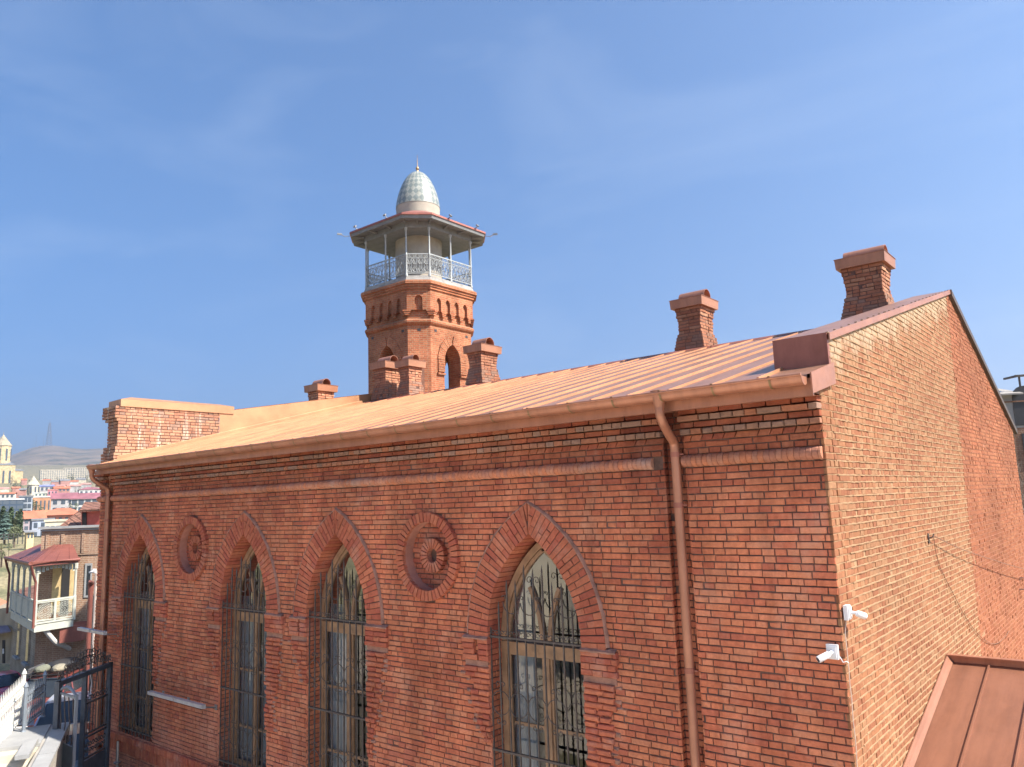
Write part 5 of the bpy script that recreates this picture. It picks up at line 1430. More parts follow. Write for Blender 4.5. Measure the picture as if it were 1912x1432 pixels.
for q, zz in ((c00-o1*.02,0),(c01-o1*.05,0)):
    b = MB(); b.tube([v3(q,zr-.06), v3(q+o1*.12+o2*.12,zr-.45), v3(q+o1*.26+o2*.2,zr-.8), v3(q+o1*.26+o2*.2,zf-.1)], .05, 8); part(b, 'downpipe', 'redroof', nb)
# carved white bracket beam below the balcony
br = MB(); pts = [at(64,1176,31.4), at(72,1171,31.5), at(82,1174,31.7), at(92,1186,31.9), at(104,1199,32.2), at(118,1205,32.6), at(133,1213,33.2)]
br.tube(sm(pts,5), [.08+.05*sin(k) if False else .10 for k in range(len(sm(pts,5)))], 8)
part(br, 'carved_bracket', plain('white_timber', (.55,.55,.54), .7, bmp=.2), nb)
ds = MB(); q0 = at(112,1172,32.2); q1 = at(153,1168,32.9); ds.prism([q0, q1, q1+Vector((0,0,-.62)), q0+Vector((0,0,-.62))], (-.3,.8,.12)); part(ds, 'door_hood', 'redroof', nb)
# street front below the balcony, receding down the hill
s0 = at(150, 1240, 33.2); s1 = at(72, 1245, 44.0); SUv = Vector((s1.x-s0.x,s1.y-s0.y,0)); SLn = SUv.length; SUv.normalize(); SNv = Vector((SUv.y,-SUv.x,0))
if SNv.dot(CAM-s0) < 0: SNv = -SNv
def spt(u, z, d=0): q = Vector((s0.x,s0.y,0))+SUv*u+SNv*d; return Vector((q.x,q.y,z))
b = MB(); b.prism([spt(0,-12),spt(SLn,-12),spt(SLn,-4.5),spt(0,-4.5)], -SNv*6); part(b, 'street_front', 'brown', nb)
for k in range(5):
    u = SLn*(k+.6)/5.2; f = MB(); f.obox(spt(u,-6.6,.02), SUv, Zv, SNv, .55, 1.5, .05); o = part(f, 'window', plain('oxblood_frame', (.16,.06,.05), .6, bmp=0), nb)
    f = MB(); f.obox(spt(u,-6.6,.06), SUv, Zv, SNv, .42, 1.35, .03); part(f, 'pane', 'carglass', o)
# tiled roof with dormer behind the parapet
tr = MB(); ZR = 37
p_ = [at(104,988,ZR), at(215,984,ZR), at(178,941,ZR+2.5), at(162,941,ZR+2.5)]
tr.prism(p_, FW*.2)
M['tiles'] = uv_brick('old_clay_tiles', (.24,.12,.095), (.30,.16,.12), (.10,.055,.045), bw=.3, bh=.28, ms=.03, bstr=1.2, stain=.35, offs=0)
rt = empty('tiled_roof_house', tuple(at(160,990,ZR)-Vector((0,0,6))), 'old house with brown clay tile hip roof and red dormer behind the brick parapet', 'house')
part(tr, 'roof', 'tiles', rt)
b = MB(); b.prism([at(108,988,ZR+.3), at(215,984,ZR+.3), at(215,1080,ZR+.3), at(108,1080,ZR+.3)], FW*5); part(b, 'wall', 'tan', rt)
b = MB(); d0, d1, d2, d3 = at(152,985,ZR-1.0), at(196,984,ZR-1.0), at(196,953,ZR-1.0), at(152,953,ZR-1.0); b.prism([d0,d1,d2,d3], FW*1.5); dm_ = part(b, 'dormer', plain('red_dormer_board', (.36,.09,.08), .6, bmp=.1), rt)
b = MB(); b.prism([at(149,956,ZR-1.3), at(198,953,ZR-1.3), at(196,941,ZR+.4), at(158,941,ZR+.4)], Zv*.1); part(b, 'dormer_roof', 'tiles', dm_)
b = MB(); b.prism([at(154,985,ZR-1.02), at(162,985,ZR-1.02), at(162,957,ZR-1.02), at(154,957,ZR-1.02)], -FW*.03); part(b, 'dormer_window', 'carglass', dm_)
# stone house with two arched windows farther down
sh_ = empty('stone_house', tuple(at(45,1245,46)), 'pale rubble stone house with two tall arched windows', 'house')
t0 = at(66,1240,44.2); t1 = at(19,1235,50); TU = Vector((t1.x-t0.x,t1.y-t0.y,0)); TL = TU.length; TU.normalize(); TN = Vector((TU.y,-TU.x,0))
if TN.dot(CAM-t0) < 0: TN = -TN
def tp(u, z, d=0): q = Vector((t0.x,t0.y,0))+TU*u+TN*d; return Vector((q.x,q.y,z))
M['rubble'] = uv_brick('rubble_stone', (.36,.30,.23), (.30,.24,.18), (.40,.35,.28), bw=.34, bh=.13, ms=.02, stain=.35)
b = MB(); b.prism([tp(0,-13),tp(TL,-13),tp(TL,-5.0),tp(0,-5.0)], -TN*7); part(b, 'wall', 'rubble', sh_)
b = MB(); b.obox(tp(TL/2,-4.95,.05), TU, Zv, TN, TL/2+.1, .10, .2); part(b, 'cornice', 'rubble', sh_)
b = MB(); b.prism([tp(-.1,-4.85,.4),tp(TL+.1,-4.85,.4),tp(TL+.1,-4.0,-3),tp(-.1,-4.0,-3)], Zv*.1); part(b, 'roof', 'tiles', sh_)
for f in (.28,.66):
    u = TL*f; b = MB(); b.obox(tp(u,-7.2,.0), TU, Zv, TN, .52, 1.25, .06); b.tube([tp(u+.5*cos(t),-5.95+.32*sin(t),.02) for t in [pi*k/8 for k in range(9)]], .09, 5); o = part(b, 'window', 'rubble', sh_)
    b = MB(); b.obox(tp(u,-7.2,.05), TU, Zv, TN, .36, 1.15, .03); b.prism([tp(u+.36*cos(t),-6.06+.24*sin(t),.03) for t in [pi*k/8 for k in range(9)]], TN*.05); part(b, 'pane', 'carglass', o)
    b = MB(); b.obox(tp(u,-8.45,.12), TU, Zv, TN, .6, .06, .12); part(b, 'sill', 'conc2', o)
sw = empty('awning_shop', tuple(at(6,1240,52)), 'ochre street house under a dusky purple awning at the far left', 'house')
u0_ = at(19,1240,50.2); u1_ = at(-25,1240,53); b = MB(); b.prism([u0_, u1_, u1_+Vector((0,0,3.6)), u0_+Vector((0,0,3.6))], FW*5); part(b, 'wall', plain('dirty_ochre', (.34,.28,.20), .9, var=.2, scale=1, bmp=.3), sw)
b = MB(); b.prism([at(20,1180,49), at(-25,1188,51), at(-25,1172,53), at(14,1170,51)], Zv*.08); part(b, 'awning', plain('purple_awning', (.15,.12,.16), .8, bmp=.1), sw)
b = MB(); b.prism([at(5,1238,50.2), at(10,1238,50.2), at(10,1195,50.2), at(5,1195,50.2)], -FW*.05); part(b, 'door', 'blackpl', sw)
b = MB(); b.prism([at(5.5,1220,49.9), at(7.5,1220,49.9), at(7.5,1211,49.9), at(5.5,1211,49.9)], -FW*.05); part(b, 'sign', 'plate', sw)
b = MB(); rr_ = [at(0,1138,57), at(0,1120,57), at(18,1137,57), at(18,1118,57)]
lo = empty('orange_roof_shed', tuple(at(5,1150,57)), 'low shed with orange roof behind the balcony', 'shed'); b = MB(); b.prism([at(-20,1150,57), at(22,1146,57), at(20,1128,59), at(-20,1112,60)], Zv*.1); part(b, 'roof', plain('orange_sheet', (.50,.17,.10), .6, bmp=.05), lo)
b = MB(); b.prism([at(-20,1172,57.5), at(22,1168,57.5), at(22,1147,57.5), at(-20,1150,57.5)], FW*3); part(b, 'wall', 'conc', lo)
# white pole with the third camera, red standpipe
po = empty('camera_pole', tuple(at(172,1240,25)), 'white painted pole carrying a camera beside the left downpipe', 'pole')
pc = at(174,1240,25); b = MB(); b.tube([(pc.x,pc.y,-8.0),(pc.x,pc.y,at(176,1068,25).z)], .07, 10); part(b, 'pole', plain('pinkish_white_paint', (.62,.52,.46), .6, var=.1, bmp=.05), po)
tq = at(177,1066,24.9); cam_unit(tq, (-(tq-CAM).x*.3, -(tq-CAM).y, 0), (-.9,-.3,-.3), 'white camera box on top of the pale pole by the downpipe')
rp_ = MB(); pc2 = at(163,1240,26); pt2 = at(168,1085,26); rp_.tube([(pc2.x,pc2.y,-8.2),(pc2.x,pc2.y,pt2.z-.5),(pc2.x,pc2.y,pt2.z-.1),(pt2.x,pt2.y,pt2.z)], [.075,.075,.11,.04], 10)
tag(rp_.build('red_standpipe', M['redroof']), 'dark red pipe standing beside the pale camera pole', 'pipe')
# ============================================================ the town across the valley
def fl_mat(name, c, **k): return plain(name, c, .85, var=.3, scale=.35, bmp=0, **k)
WINM = plain('far_window', (.07,.09,.12), .2, bmp=0)
def frame_at(px, Z, yaw=0):
    d = ray(px, 960); d.z = 0; d.normalize(); c_, s_ = cos(yaw), sin(yaw)
    n = Vector((-d.x*c_+d.y*s_, -d.x*s_-d.y*c_, 0)); u = Vector((-n.y, n.x, 0))
    if u.dot(RT) < 0: u = -u
    return u, n
def town(name, label, cat, px0, px1, pyt, pyb, Z, wm, rm=None, roof='flat', rh=0.0, nx=4, nz=2, yaw=0, depth=None, over=.4, group=None, ww=.5, wh=.55, frame=None, below=12):
    c = at((px0+px1)/2, pyb, Z); U, N = frame_at((px0+px1)/2, Z, yaw); w_ = (px1-px0)/FPX*Z; h = (pyb-pyt)/FPX*Z; dp = depth or w_*.7
    e = empty(name, tuple(c), label, cat, group)
    def q(u, z, d=0): return c+U*u+Zv*z-N*d
    b = MB(); b.prism([q(-w_/2,-below), q(w_/2,-below), q(w_/2,h), q(-w_/2,h)], -N*dp); part(b, 'wall', wm, e)
    rhm = rh/FPX*Z; b = MB(); o = over
    if roof == 'gable':
        b.face([q(-w_/2-o,h-.1,-o), q(w_/2+o,h-.1,-o), q(w_/2+o,h+rhm,dp/2), q(-w_/2-o,h+rhm,dp/2)]); b.face([q(-w_/2-o,h+rhm,dp/2), q(w_/2+o,h+rhm,dp/2), q(w_/2+o,h-.1,dp+o), q(-w_/2-o,h-.1,dp+o)])
        b.face([q(-w_/2,h,0), q(-w_/2,h,dp), q(-w_/2,h+rhm*.97,dp/2)]); b.face([q(w_/2,h,0), q(w_/2,h,dp), q(w_/2,h+rhm*.97,dp/2)])
    elif roof == 'hip':
        i = min(w_*.35, dp/2)
        A_, B_, C_, D_ = q(-w_/2-o,h,-o), q(w_/2+o,h,-o), q(w_/2+o,h,dp+o), q(-w_/2-o,h,dp+o); E_, F_ = q(-w_/2+i,h+rhm,dp/2), q(w_/2-i,h+rhm,dp/2)
        for f in ((A_,B_,F_,E_),(B_,C_,F_),(C_,D_,E_,F_),(D_,A_,E_)): b.face(f)
    else:
        b.prism([q(-w_/2-o*.5,h,-o*.5), q(w_/2+o*.5,h,-o*.5), q(w_/2+o*.5,h+max(.4,rhm),-o*.5), q(-w_/2-o*.5,h+max(.4,rhm),-o*.5)], -N*(dp+o))
    part(b, 'roof', rm or wm, e)
    first = None
    for k in range(nx):
        for j in range(nz):
            u = -w_/2+w_*(k+.5)/nx; z = h*(j+.5)/nz
            if first is None:
                b = MB(); b.obox((0,0,0), U, Zv, N, w_/nx*ww/2, h/nz*wh/2, .06); first = b.build('window', WINM, e); wo = first
            else: wo = first.copy(); COL.objects.link(wo)
            wo.location = q(u, z)-c
    return e
CRM = fl_mat('cream_block', (.46,.42,.34)); GRY = fl_mat('grey_render', (.34,.33,.34)); WHT = fl_mat('white_render', (.48,.48,.47)); PNK = fl_mat('pink_render_far', (.36,.19,.17)); ORB = fl_mat('orange_brick_far', (.36,.19,.115))
ORR = fl_mat('orange_tile_roof', (.36,.125,.075)); MAG = fl_mat('raspberry_roof', (.22,.09,.115)); SLT = fl_mat('slate_roof', (.16,.17,.19)); BLU = fl_mat('blue_grey_render', (.28,.32,.40)); GLS = plain('dark_blue_glass', (.06,.09,.14), .15, .3, bmp=0)
GOLD = fl_mat('golden_limestone', (.52,.41,.24)); GOLR = fl_mat('weathered_gilt_roof', (.36,.31,.22))
random.seed(81)
town('terrace_house', 'lavender grey house with orange tiled roof and white framed windows', 'house', 44, 78, 968, 1003, 168, fl_mat('mauve_render', (.26,.22,.25)), ORR, 'gable', 14, 3, 3, radians(12), over=.5)
town('long_roof_house', 'long house with bright orange hip roof beside the mauve house', 'house', 76, 146, 962, 1003, 175, fl_mat('red_render', (.46,.19,.14)), ORR, 'hip', 13, 7, 2, radians(-8), over=.6)
town('garage_block', 'blue grey flat roofed block below the orange roofs', 'house', 61, 96, 972, 1006, 150, BLU, SLT, 'flat', 3, 3, 2, radians(10))
town('arcade_terrace', 'cream arcaded terrace with balustrade beside the grey block', 'terrace', 86, 128, 974, 1005, 146, CRM, CRM, 'flat', 4, 5, 1, 0, ww=.7, wh=.5)
town('sunlit_gatehouse', 'small sunlit stone gatehouse on the embankment', 'house', 50, 62, 993, 1008, 118, GOLD, SLT, 'gable', 3, 2, 1, radians(20))
town('glass_block', 'dark blue glass office block at the left edge', 'office', -30, 37, 934, 962, 215, GLS, fl_mat('pale_cornice', (.5,.52,.55)), 'flat', 2, 6, 3, radians(8), ww=.85, wh=.7)
town('glass_annex', 'grey steel framed block right of the glass office', 'office', 36, 56, 928, 962, 225, fl_mat('steel_frame', (.30,.34,.40)), SLT, 'flat', 2, 3, 3, radians(-6), ww=.8, wh=.7)
town('orange_brick_block', 'orange brick building with three tall slim windows', 'building', 58, 92, 929, 958, 262, ORB, WHT, 'flat', 1.5, 5, 1, radians(14), ww=.35, wh=.6)
town('raspberry_roof_house', 'grey house under a long raspberry red metal roof', 'house', 97, 137, 931, 958, 245, GRY, MAG, 'gable', 11, 3, 2, radians(-10))
town('white_balcony_house', 'white house with glazed arched balconies under the raspberry roof', 'house', 135, 192, 931, 958, 247, WHT, MAG, 'gable', 11, 5, 2, radians(-10), ww=.75, wh=.7)
town('pink_house', 'pink house with flat roof above the raspberry roof', 'house', 103, 128, 912, 925, 360, PNK, ORR, 'gable', 4, 4, 2, radians(8))
town('red_shed', 'low rose coloured house left of the pink house', 'house', 90, 106, 915, 926, 350, fl_mat('rose_render', (.50,.20,.24)), PNK, 'flat', 1, 3, 1, 0)
town('pale_villa', 'pale villa beside the downpipe with rose roof', 'house', 150, 190, 914, 926, 380, WHT, MAG, 'hip', 5, 5, 1, radians(6))
town('white_terrace', 'white terraced house with red roof at the far left', 'house', -12, 23, 922, 931, 330, WHT, ORR, 'gable', 3, 5, 1, radians(-8))
town('blue_roof_house', 'house with blue metal roof below the apartment block', 'house', 76, 98, 908, 918, 480, GRY, fl_mat('blue_roof', (.16,.19,.42)), 'gable', 3, 3, 1, 0)
town('office_slab', 'pale green office slab beside the small church', 'office', 66, 90, 921, 932, 420, fl_mat('green_grey_slab', (.42,.46,.40)), WHT, 'flat', 1, 4, 2, 0)
town('apartment_block', 'long cream apartment block on the hillside', 'apartment block', 78, 122, 878, 899, 1450, CRM, CRM, 'flat', 1, 12, 6, radians(6), depth=16, below=40)
town('apartment_block', 'taller cream apartment block at the right of the hillside row', 'apartment block', 121, 176, 874, 893, 1500, CRM, CRM, 'flat', 1, 14, 5, radians(-4), depth=16, below=50)
for k, (px, py, w_, Z) in enumerate(((104,903,14,900),(122,901,16,880),(138,903,13,860),(150,899,16,1000),(86,901,12,960),(112,911,14,560),(140,911,18,600),(34,893,9,1250),(45,900,9,1000),(30,915,12,500),(8,916,16,520),(42,918,10,450),(160,908,16,700))):
    town('hillside_house', 'tiny hillside house far across the valley, one of a scattered group', 'house', px-w_/2, px+w_/2, py-3.5, py+3, Z, random.choice((CRM, WHT, GRY, PNK)), random.choice((ORR, SLT, PNK)), 'gable', 3, 0, 0, R(-.4,.4), group='far hillside houses', below=25)
# cathedral
Zc = 1120; ce = empty('cathedral', tuple(at(4,905,Zc)), 'golden stone cathedral with tall drum and conical dome', 'cathedral')
px_m = Zc/FPX; c0 = at(3,905,Zc); U, N = frame_at(3, Zc, 0)
def cq(u, z, d=0): return c0+U*(u*px_m)+Zv*(z*px_m)-N*(d*px_m)
def cbox(u0, u1, z0, z1, d0, d1, name, mat, parent=ce): b = MB(); b.prism([cq(u0,z0,d0), cq(u1,z0,d0), cq(u1,z1,d0), cq(u0,z1,d0)], -N*((d1-d0)*px_m)); return part(b, name, mat, parent)
cbox(-26,20,-30,37,0,40,'nave',GOLD); cbox(19,33,-30,26,6,34,'aisle',GOLD); cbox(32,38,-30,8,8,30,'side_chapel',GOLD)
b = MB()
for u0, u1, z, d in ((-27,21,37,-1),): b.face([cq(u0,z,d), cq(u1,z,d), cq(8,z+8,20), cq(-14,z+8,20)]); b.face([cq(u1,z,d), cq(u1,z,41), cq(8,z+8,20)]); b.face([cq(u0,z,d), cq(u0,z,41), cq(-14,z+8,20)])
b.face([cq(18,26,5), cq(34,26,5), cq(34,29,20), cq(18,31,20)]); part(b, 'roof', SLT, ce)
b = MB(); cc_ = cq(-2,0,20); b.lathe([(14*px_m,40*px_m),(14*px_m,73*px_m),(15.4*px_m,74*px_m)], cc_, 16); dr_ = part(b, 'drum', GOLD, ce)
b = MB(); b.lathe([(15.6*px_m,74*px_m),(.6*px_m,95*px_m),(.3*px_m,97*px_m),(.2*px_m,101*px_m)], cc_, 16); part(b, 'cone_roof', GOLR, ce)
for k in range(8): t = 2*pi*k/8+.2; b = MB(); b.obox(cc_+Vector((cos(t)*14*px_m, sin(t)*14*px_m, 57*px_m)), Vector((-sin(t),cos(t),0)), Zv, Vector((cos(t),sin(t),0)), 1.6*px_m, 11*px_m, .4); part(b, 'window', WINM, dr_)
for u in (-18,-8,2,12): b = MB(); b.obox(cq(u,14,0), U, Zv, N, 1.4*px_m, 12*px_m, .4); part(b, 'window', WINM, ce)
b = MB(); b.prism([cq(5+8*cos(t), -6+9*sin(t), -6) for t in [pi*k/10 for k in range(11)]]+[cq(-3,-30,-6), cq(13,-30,-6)], -N*(6*px_m)); part(b, 'porch', GOLD, ce)
# small church with cone
Zc2 = 600; p2_ = Zc2/FPX; c2 = at(61,925,Zc2); ch = empty('small_church', tuple(c2), 'small pale stone church with a pointed conical roof', 'church')
b = MB(); b.lathe([(9.2*p2_,-2*p2_),(9.2*p2_,19*p2_),(9.9*p2_,19.5*p2_)], c2, 12); part(b, 'drum', fl_mat('pale_tuff', (.50,.45,.38)), ch)
b = MB(); b.lathe([(11*p2_,19.6*p2_),(.3*p2_,36*p2_),(.15*p2_,39*p2_)], c2, 12); part(b, 'cone_roof', fl_mat('stone_cone', (.46,.43,.34)), ch)
U, N = frame_at(61, Zc2, .3)
b = MB(); b.prism([c2+U*(-13*p2_)-Zv*(14*p2_), c2+U*(13*p2_)-Zv*(14*p2_), c2+U*(13*p2_)+Zv*(2*p2_), c2+U*(-13*p2_)+Zv*(2*p2_)], -N*(20*p2_)); part(b, 'nave', fl_mat('pale_tuff', (.50,.45,.38)), ch)
for k in range(8): t = 2*pi*k/8+.1; b = MB(); b.obox(c2+Vector((cos(t)*9.2*p2_, sin(t)*9.2*p2_, 10*p2_)), Vector((-sin(t),cos(t),0)), Zv, Vector((cos(t),sin(t),0)), 1.2*p2_, 6*p2_, .3); part(b, 'window', WINM, ch)
# hills and masts
hl = MB(); rows = []; import mathutils
sky_pts = [(-700,845),(-400,838),(-200,850),(-60,856),(0,853),(20,848),(45,838),(60,833),(78,830.5),(100,831),(120,834),(140,837),(160,838),(185,836),(240,842),(330,850),(450,846),(700,860)]
def skyl(px):
    for (a, ya), (b_, yb) in zip(sky_pts, sky_pts[1:]):
        if a <= px <= b_: return ya+(yb-ya)*(px-a)/(b_-a)
    return 860
for i in range(15):
    f = i/14; Z = 2400+2200*f; row = []
    for px in range(-700, 701, 14):
        top = at(px, skyl(px), 4600).z; p = at(px, 930, Z)
        h = 105+(top-105)*(f**1.25); h += (mathutils.noise.noise(Vector((px*.02, f*5, 0)))*38+mathutils.noise.noise(Vector((px*.06, f*12, 3)))*14)*(1-f)*min(1, f*5)
        row.append((p.x, p.y, h))
    rows.append(row)
rows.append([(p[0]+FW.x*900, p[1]+FW.y*900, 100) for p in rows[-1]])
hl.grid(rows)
m_, N_, L_, P_ = new_mat('dry_hillside'); v = coords(N_, L_, 'Object', (.004,)*3); n1 = noise(N_, L_, 1.6, 8, vec=v, rough=.62)
c1 = ramp(N_, [(.36,(.05,.06,.035)),(.48,(.17,.13,.085)),(.62,(.26,.19,.13))]); L_.new(n1.outputs[0], c1.inputs[0]); L_.new(c1.outputs[0], P_.inputs['Base Color']); P_.inputs['Roughness'].default_value = 1
tag(hl.build('hills', m_, smooth=True), kind='structure')
MST = plain('mast_steel', (.10,.10,.12), .6, bmp=0)
def mast(px, pyt, pyb, Z, label, wpx, lattice):
    b0 = at(px, pyb, Z); h = (pyb-pyt)/FPX*Z; w_ = wpx/FPX*Z/2; e = empty('radio_mast', tuple(b0), label, 'mast', 'radio masts on the hill')
    if lattice:
        b = MB(); lv = 9
        for k in range(lv):
            f0, f1 = k/lv, (k+1)/lv; w0, w1 = w_*(1-.72*f0), w_*(1-.72*f1)
            c_ = [(-1,-1),(1,-1),(1,1),(-1,1)]
            for i in range(4):
                a0 = b0+Vector((c_[i][0]*w0, c_[i][1]*w0, h*f0)); a1 = b0+Vector((c_[i][0]*w1, c_[i][1]*w1, h*f1)); d1 = b0+Vector((c_[(i+1) % 4][0]*w1, c_[(i+1) % 4][1]*w1, h*f1))
                b.beam(a0, a1, 1.5, 1.5); b.beam(a0, d1, .8, .8); b.beam(a1, d1, .9, .9)
        part(b, 'lattice', MST, e); b = MB(); b.tube([b0+Vector((0,0,h)), b0+Vector((0,0,h*1.16))], .9, 5); part(b, 'antenna', MST, e)
        b = MB(); b.lathe([(3,0),(4,3),(3,6)], b0+Vector((0,0,h*.55)), 10); part(b, 'dish_ring', WHT, e)
    else:
        b = MB(); b.tube([b0, b0+Vector((0,0,h))], [1.1,.5], 5); part(b, 'pole', MST, e)
mast(91, 790, 832, 4560, 'tall lattice radio mast on the hilltop', 8, True)
mast(67, 812, 834, 4560, 'slim pole mast left of the lattice mast', 3, False)
mast(81, 811, 832, 4560, 'slim pole mast just beside the lattice mast', 3, False)
mast(197, 804, 838, 4560, 'thin mast right of the hilltop near the roof', 3, False)
# ---- trees
LEAF = [plain('leaf_'+n, c, .8, var=.35, scale=.6, bmp=0) for n, c in (('blue_spruce', (.10,.16,.14)), ('cypress', (.055,.085,.045)), ('grey_green', (.13,.15,.08)), ('dark', (.05,.075,.04)))]
DRY = plain('dry_straw_leaf', (.24,.20,.11), .9, var=.35, scale=.6, bmp=0)
BARK = plain('bark', (.12,.09,.07), .95, bmp=.3)
def tree(name, label, px, pyb, Z, hpx, wpx, mat, form, n=420, group=None):
    b0 = at(px, pyb, Z); h = hpx/FPX*Z; w_ = wpx/FPX*Z/2; e = empty(name, tuple(b0), label, 'tree', group)
    t = MB(); t.tube([b0+Vector((0,0,-3)), b0+Vector((0,0,h*.35)), b0+Vector((0,0,h*.93))], [w_*.12, w_*.09, w_*.02], 6); part(t, 'trunk', BARK, e)
    c = MB(); s = max(h, 2*w_)*.045
    lumps = [(R(0,2*pi), R(.2,.95), R(.5,1.0)) for _ in range(9)]
    for k in range(n):
        f = random.random()
        if form == 'cone': rr = w_*(1-f)**.85*(.78+.22*sin(f*38)); z = h*(.08+.92*f)
        elif form == 'column': rr = w_*(sin(pi*min(1, f*.93+.07))**.6); z = h*(.04+.96*f)
        else: rr = w_*sqrt(max(0, 1-(2*f-1)**2)); z = h*(.25+.75*f)
        a = R(0,2*pi); q = rr*sqrt(R(.25,1))
        if form == 'round': q *= .75+.3*sin(a*3+f*7)
        p = b0+Vector((q*cos(a), q*sin(a), z)); u = Vector((R(-1,1),R(-1,1),R(-.6,.6))).normalized(); v_ = u.cross(Vector((R(-1,1),R(-1,1),R(-1,1)))).normalized()
        if form == 'cone': u = Vector((cos(a),sin(a),-.35)).normalized(); v_ = u.cross(Zv).normalized()
        s2 = s*R(.6,1.35); c.face([p-u*s2-v_*s2*.5, p+u*s2-v_*s2*.4, p+u*s2*1.1+v_*s2*.4, p-u*s2*.8+v_*s2*.55])
    part(c, 'crown', mat, e)
random.seed(91)
tree('blue_spruce', 'blue grey spruce at the left edge of the embankment', 8, 1012, 128, 56, 42, LEAF[0], 'cone', 1500)
for px, hh, lb in ((3,54,'tall cypress left of the spruce top'),(18,52,'tall cypress right of the spruce'),(30,44,'slim cypress next to the shrubs'),(36,48,'slim cypress nearest the mauve house')): tree('cypress', lb, px, 1000, 150, hh, 9, LEAF[1] if px != 30 else LEAF[2], 'column', 500, 'cypresses on the embankment')
tree('round_shrub', 'bushy grey green shrub right of the spruce', 27, 1012, 122, 28, 28, LEAF[2], 'round', 700)
for k in range(64):
    px = R(20,190); py = R(895,930); Z = 350+(930-py)*22; tree('distant_tree', 'small dark tree among the far houses, one of many alike', px, py+2, Z, R(8,15), R(6,12), random.choice(LEAF[1:]), random.choice(('round','column')), 70, 'trees among the far houses')
for k in range(9):
    px = R(40,190); tree('garden_tree', 'garden tree between the orange and raspberry roofs, one of several alike', px, R(950,962), R(195,235), R(12,18), R(9,15), random.choice(LEAF[2:]), 'round', 130, 'garden trees between the roofs')
for k in range(16):
    px = R(-10,74); tree('slope_shrub', 'low dry shrub on the grassy slope behind the balcony, one of several alike', px, R(1022,1120), 95, R(9,20), R(10,22), random.choice((LEAF[2], DRY)), 'round', 160, 'shrubs on the grassy slope')
# fence on the embankment
fe = empty('embankment_fence', tuple(at(18,1010,112)), 'thin dark fence along the top of the grassy embankment', 'fence')
b = MB(); a_, c_ = at(-30,1011,112), at(42,1008,116)
for dz in (.45,.9): b.beam(a_+Vector((0,0,dz)), c_+Vector((0,0,dz)), .08, .08)
part(b, 'rails', 'blackpl', fe)
for k in range(9): q = a_.lerp(c_, k/8); b = MB(); b.beam(q+Vector((0,0,-.6)), q+Vector((0,0,1.0)), .1, .1); part(b, 'post', 'blackpl', fe)
# ============================================================ behind the gable, right edge
rb_ = empty('grey_arched_house', tuple(at(1900,980,30)), 'grey rendered house with arched window and roof pergola at the right edge', 'house')
U, N = frame_at(1900, 30, radians(18)); o_ = at(1852,720,30); o_.z = 0
def rq(u, z, d=0): return Vector((o_.x,o_.y,z))+U*u-N*d
zt2 = at(1880,738,30).z; zm = at(1895,800,30).z
b = MB(); b.prism([rq(-.5,zm), rq(6,zm), rq(6,zt2), rq(-.5,zt2)], -N*7); part(b, 'upper_wall', plain('grey_render_near', (.30,.30,.30), .9, var=.15, scale=1, bmp=.2), rb_)
b = MB(); b.prism([rq(-.5,ZG), rq(6,ZG), rq(6,zm-.004), rq(-.5,zm-.004)], -N*7.0); part(b, 'lower_wall', 'brown', rb_)
b = MB(); b.obox(rq(1.05,zm+.62,-.0), U, Zv, N, .42, .55, .02); b.prism([rq(1.05+.42*cos(t),zm+1.17+.42*sin(t),-.02) for t in [pi*k/10 for k in range(11)]], N*-.04); part(b, 'arched_window', 'dark', rb_)
b = MB(); b.obox(rq(1.15,zm-.85,-.0), U, Zv, N, .36, .62, .03); part(b, 'window', 'dark', rb_)
b = MB(); b.prism([rq(-.8,zt2-.05,-.4), rq(.9,zt2-.05,-.4), rq(.9,zt2+.45,2.2), rq(-.8,zt2+.55,2.2)], Zv*.06); part(b, 'roof', plain('grey_sheet_roof', (.30,.28,.26), .7, bmp=.1), rb_)
b = MB()
for u in (1.1, 1.65, 2.25): b.beam(rq(u,zt2,.4), rq(u,zt2+.75,.4), .07, .07)
b.beam(rq(.95,zt2+.75,.4), rq(3.0,zt2+.75,.4), .1, .08); b.beam(rq(.95,zt2+.72,.2), rq(.95,zt2+.8,1.5), .08, .08)
part(b, 'pergola', plain('dark_timber', (.10,.085,.075), .8, bmp=.1), rb_)
b = MB(); b.beam(rq(.3,zt2-.28,-.02), rq(6,zt2-.28,-.02), .06, .05); part(b, 'ledge', 'brown', rb_)
random.seed(101)
bt = empty('bare_tree', tuple(at(1925,1060,24)), 'leafless tree with pale twigs beside the far end of the gable', 'tree')
tb = MB(); root = at(1925,1060,24); root.z = ZG
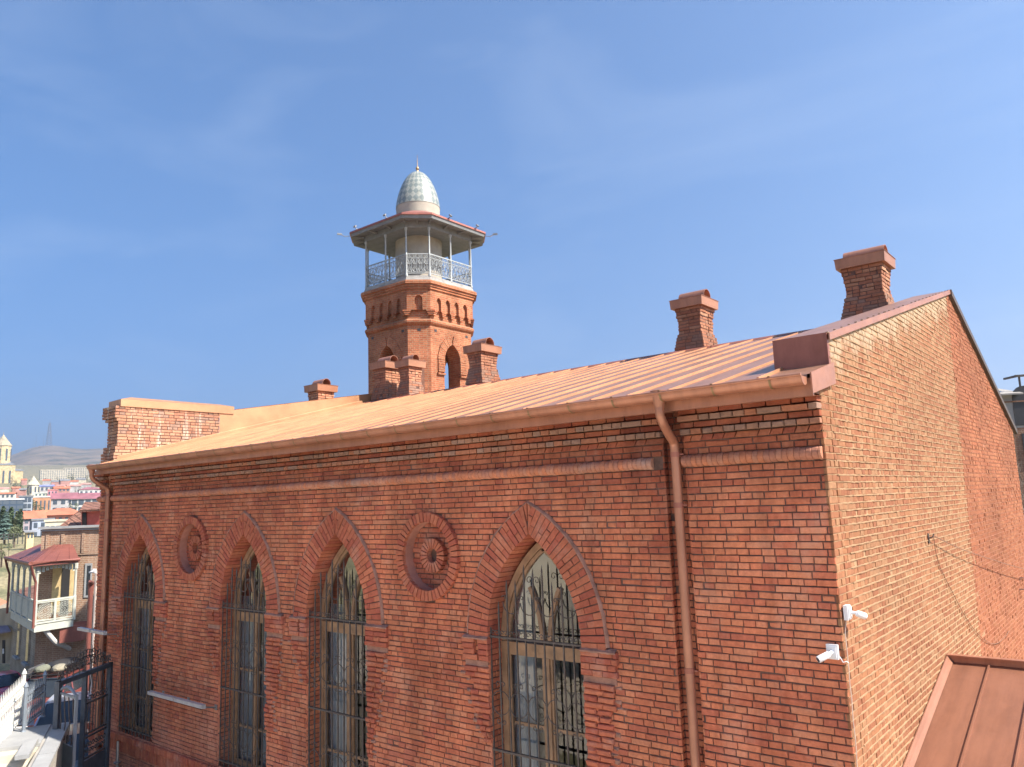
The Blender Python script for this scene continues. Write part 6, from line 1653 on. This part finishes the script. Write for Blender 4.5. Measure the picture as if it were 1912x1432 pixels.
def branch(p, d, L, r, n):
    pts = [p]; 
    for k in range(3): d = (d+Vector((R(-.25,.25),R(-.25,.25),R(-.05,.2)))).normalized(); pts.append(pts[-1]+d*L/3)
    tb.tube(pts, [r, r*.85, r*.7, r*.55], 5, cap=False)
    if n > 0:
        for k in range(3): branch(pts[R(0,1) > .5 and 2 or 3], (d+Vector((R(-1,1),R(-1,1),R(-.4,.6)))*.8).normalized(), L*.68, r*.55, n-1)
branch(root, Vector((-.02,0,1)), 2.9, .09, 5)
part(tb, 'trunk', plain('pale_bark', (.20,.16,.13), .9, bmp=.3), bt)
# plain rendered house across the yard (mirrored in the panes)
yh = empty('yard_house', (-15.5, -19, ZG), 'cream rendered house with brick gable across the yard, seen mirrored in the window panes', 'house')
b = MB(); b.box(-24, -9, -24, -17, ZG, 3.2); part(b, 'wall', plain('cream_render', (.66,.60,.46), .9, var=.08, scale=1, bmp=.2), yh)
b = MB(); b.box(-12.5, -8.2, -17.8, -15.2, ZG, -.9); part(b, 'brick_wing', 'tan', yh)
b = MB(); b.prism([(-12.8,-17.9,-.9),(-8.0,-17.9,-.9),(-8.0,-16.5,.2),(-12.8,-16.5,.2)], (0,0,.1)); b.prism([(-12.8,-15.0,-.9),(-8.0,-15.0,-.9),(-8.0,-16.5,.2),(-12.8,-16.5,.2)], (0,0,.1)); part(b, 'wing_roof', 'tiles', yh)
b = MB(); b.prism([(-24.4,-24.4,3.2),(-8.6,-24.4,3.2),(-8.6,-20.5,5),(-24.4,-20.5,5)], (0,0,.15)); b.prism([(-24.4,-16.6,3.2),(-8.6,-16.6,3.2),(-8.6,-20.5,5),(-24.4,-20.5,5)], (0,0,.15)); part(b, 'roof', 'tiles', yh)
for x in (-21, -17.5, -14): b = MB(); b.box(x-.5, x+.5, -17.02, -16.96, -1.5, .6); part(b, 'window', 'carglass', yh)
hz = MB(); hz.box(-7200, 7200, -7200, 7200, -14, 560)
m_, N_, L_, P_ = new_mat('haze_air'); N_.remove(P_)
pv = N_.new('ShaderNodeVolumePrincipled'); pv.inputs['Color'].default_value = (.84,.92,1.0,1); pv.inputs['Density'].default_value = .00024; pv.inputs['Anisotropy'].default_value = 0.5
L_.new(pv.outputs[0], N_['Material Output'].inputs['Volume'])
tag(hz.build('haze', m_), kind='stuff')
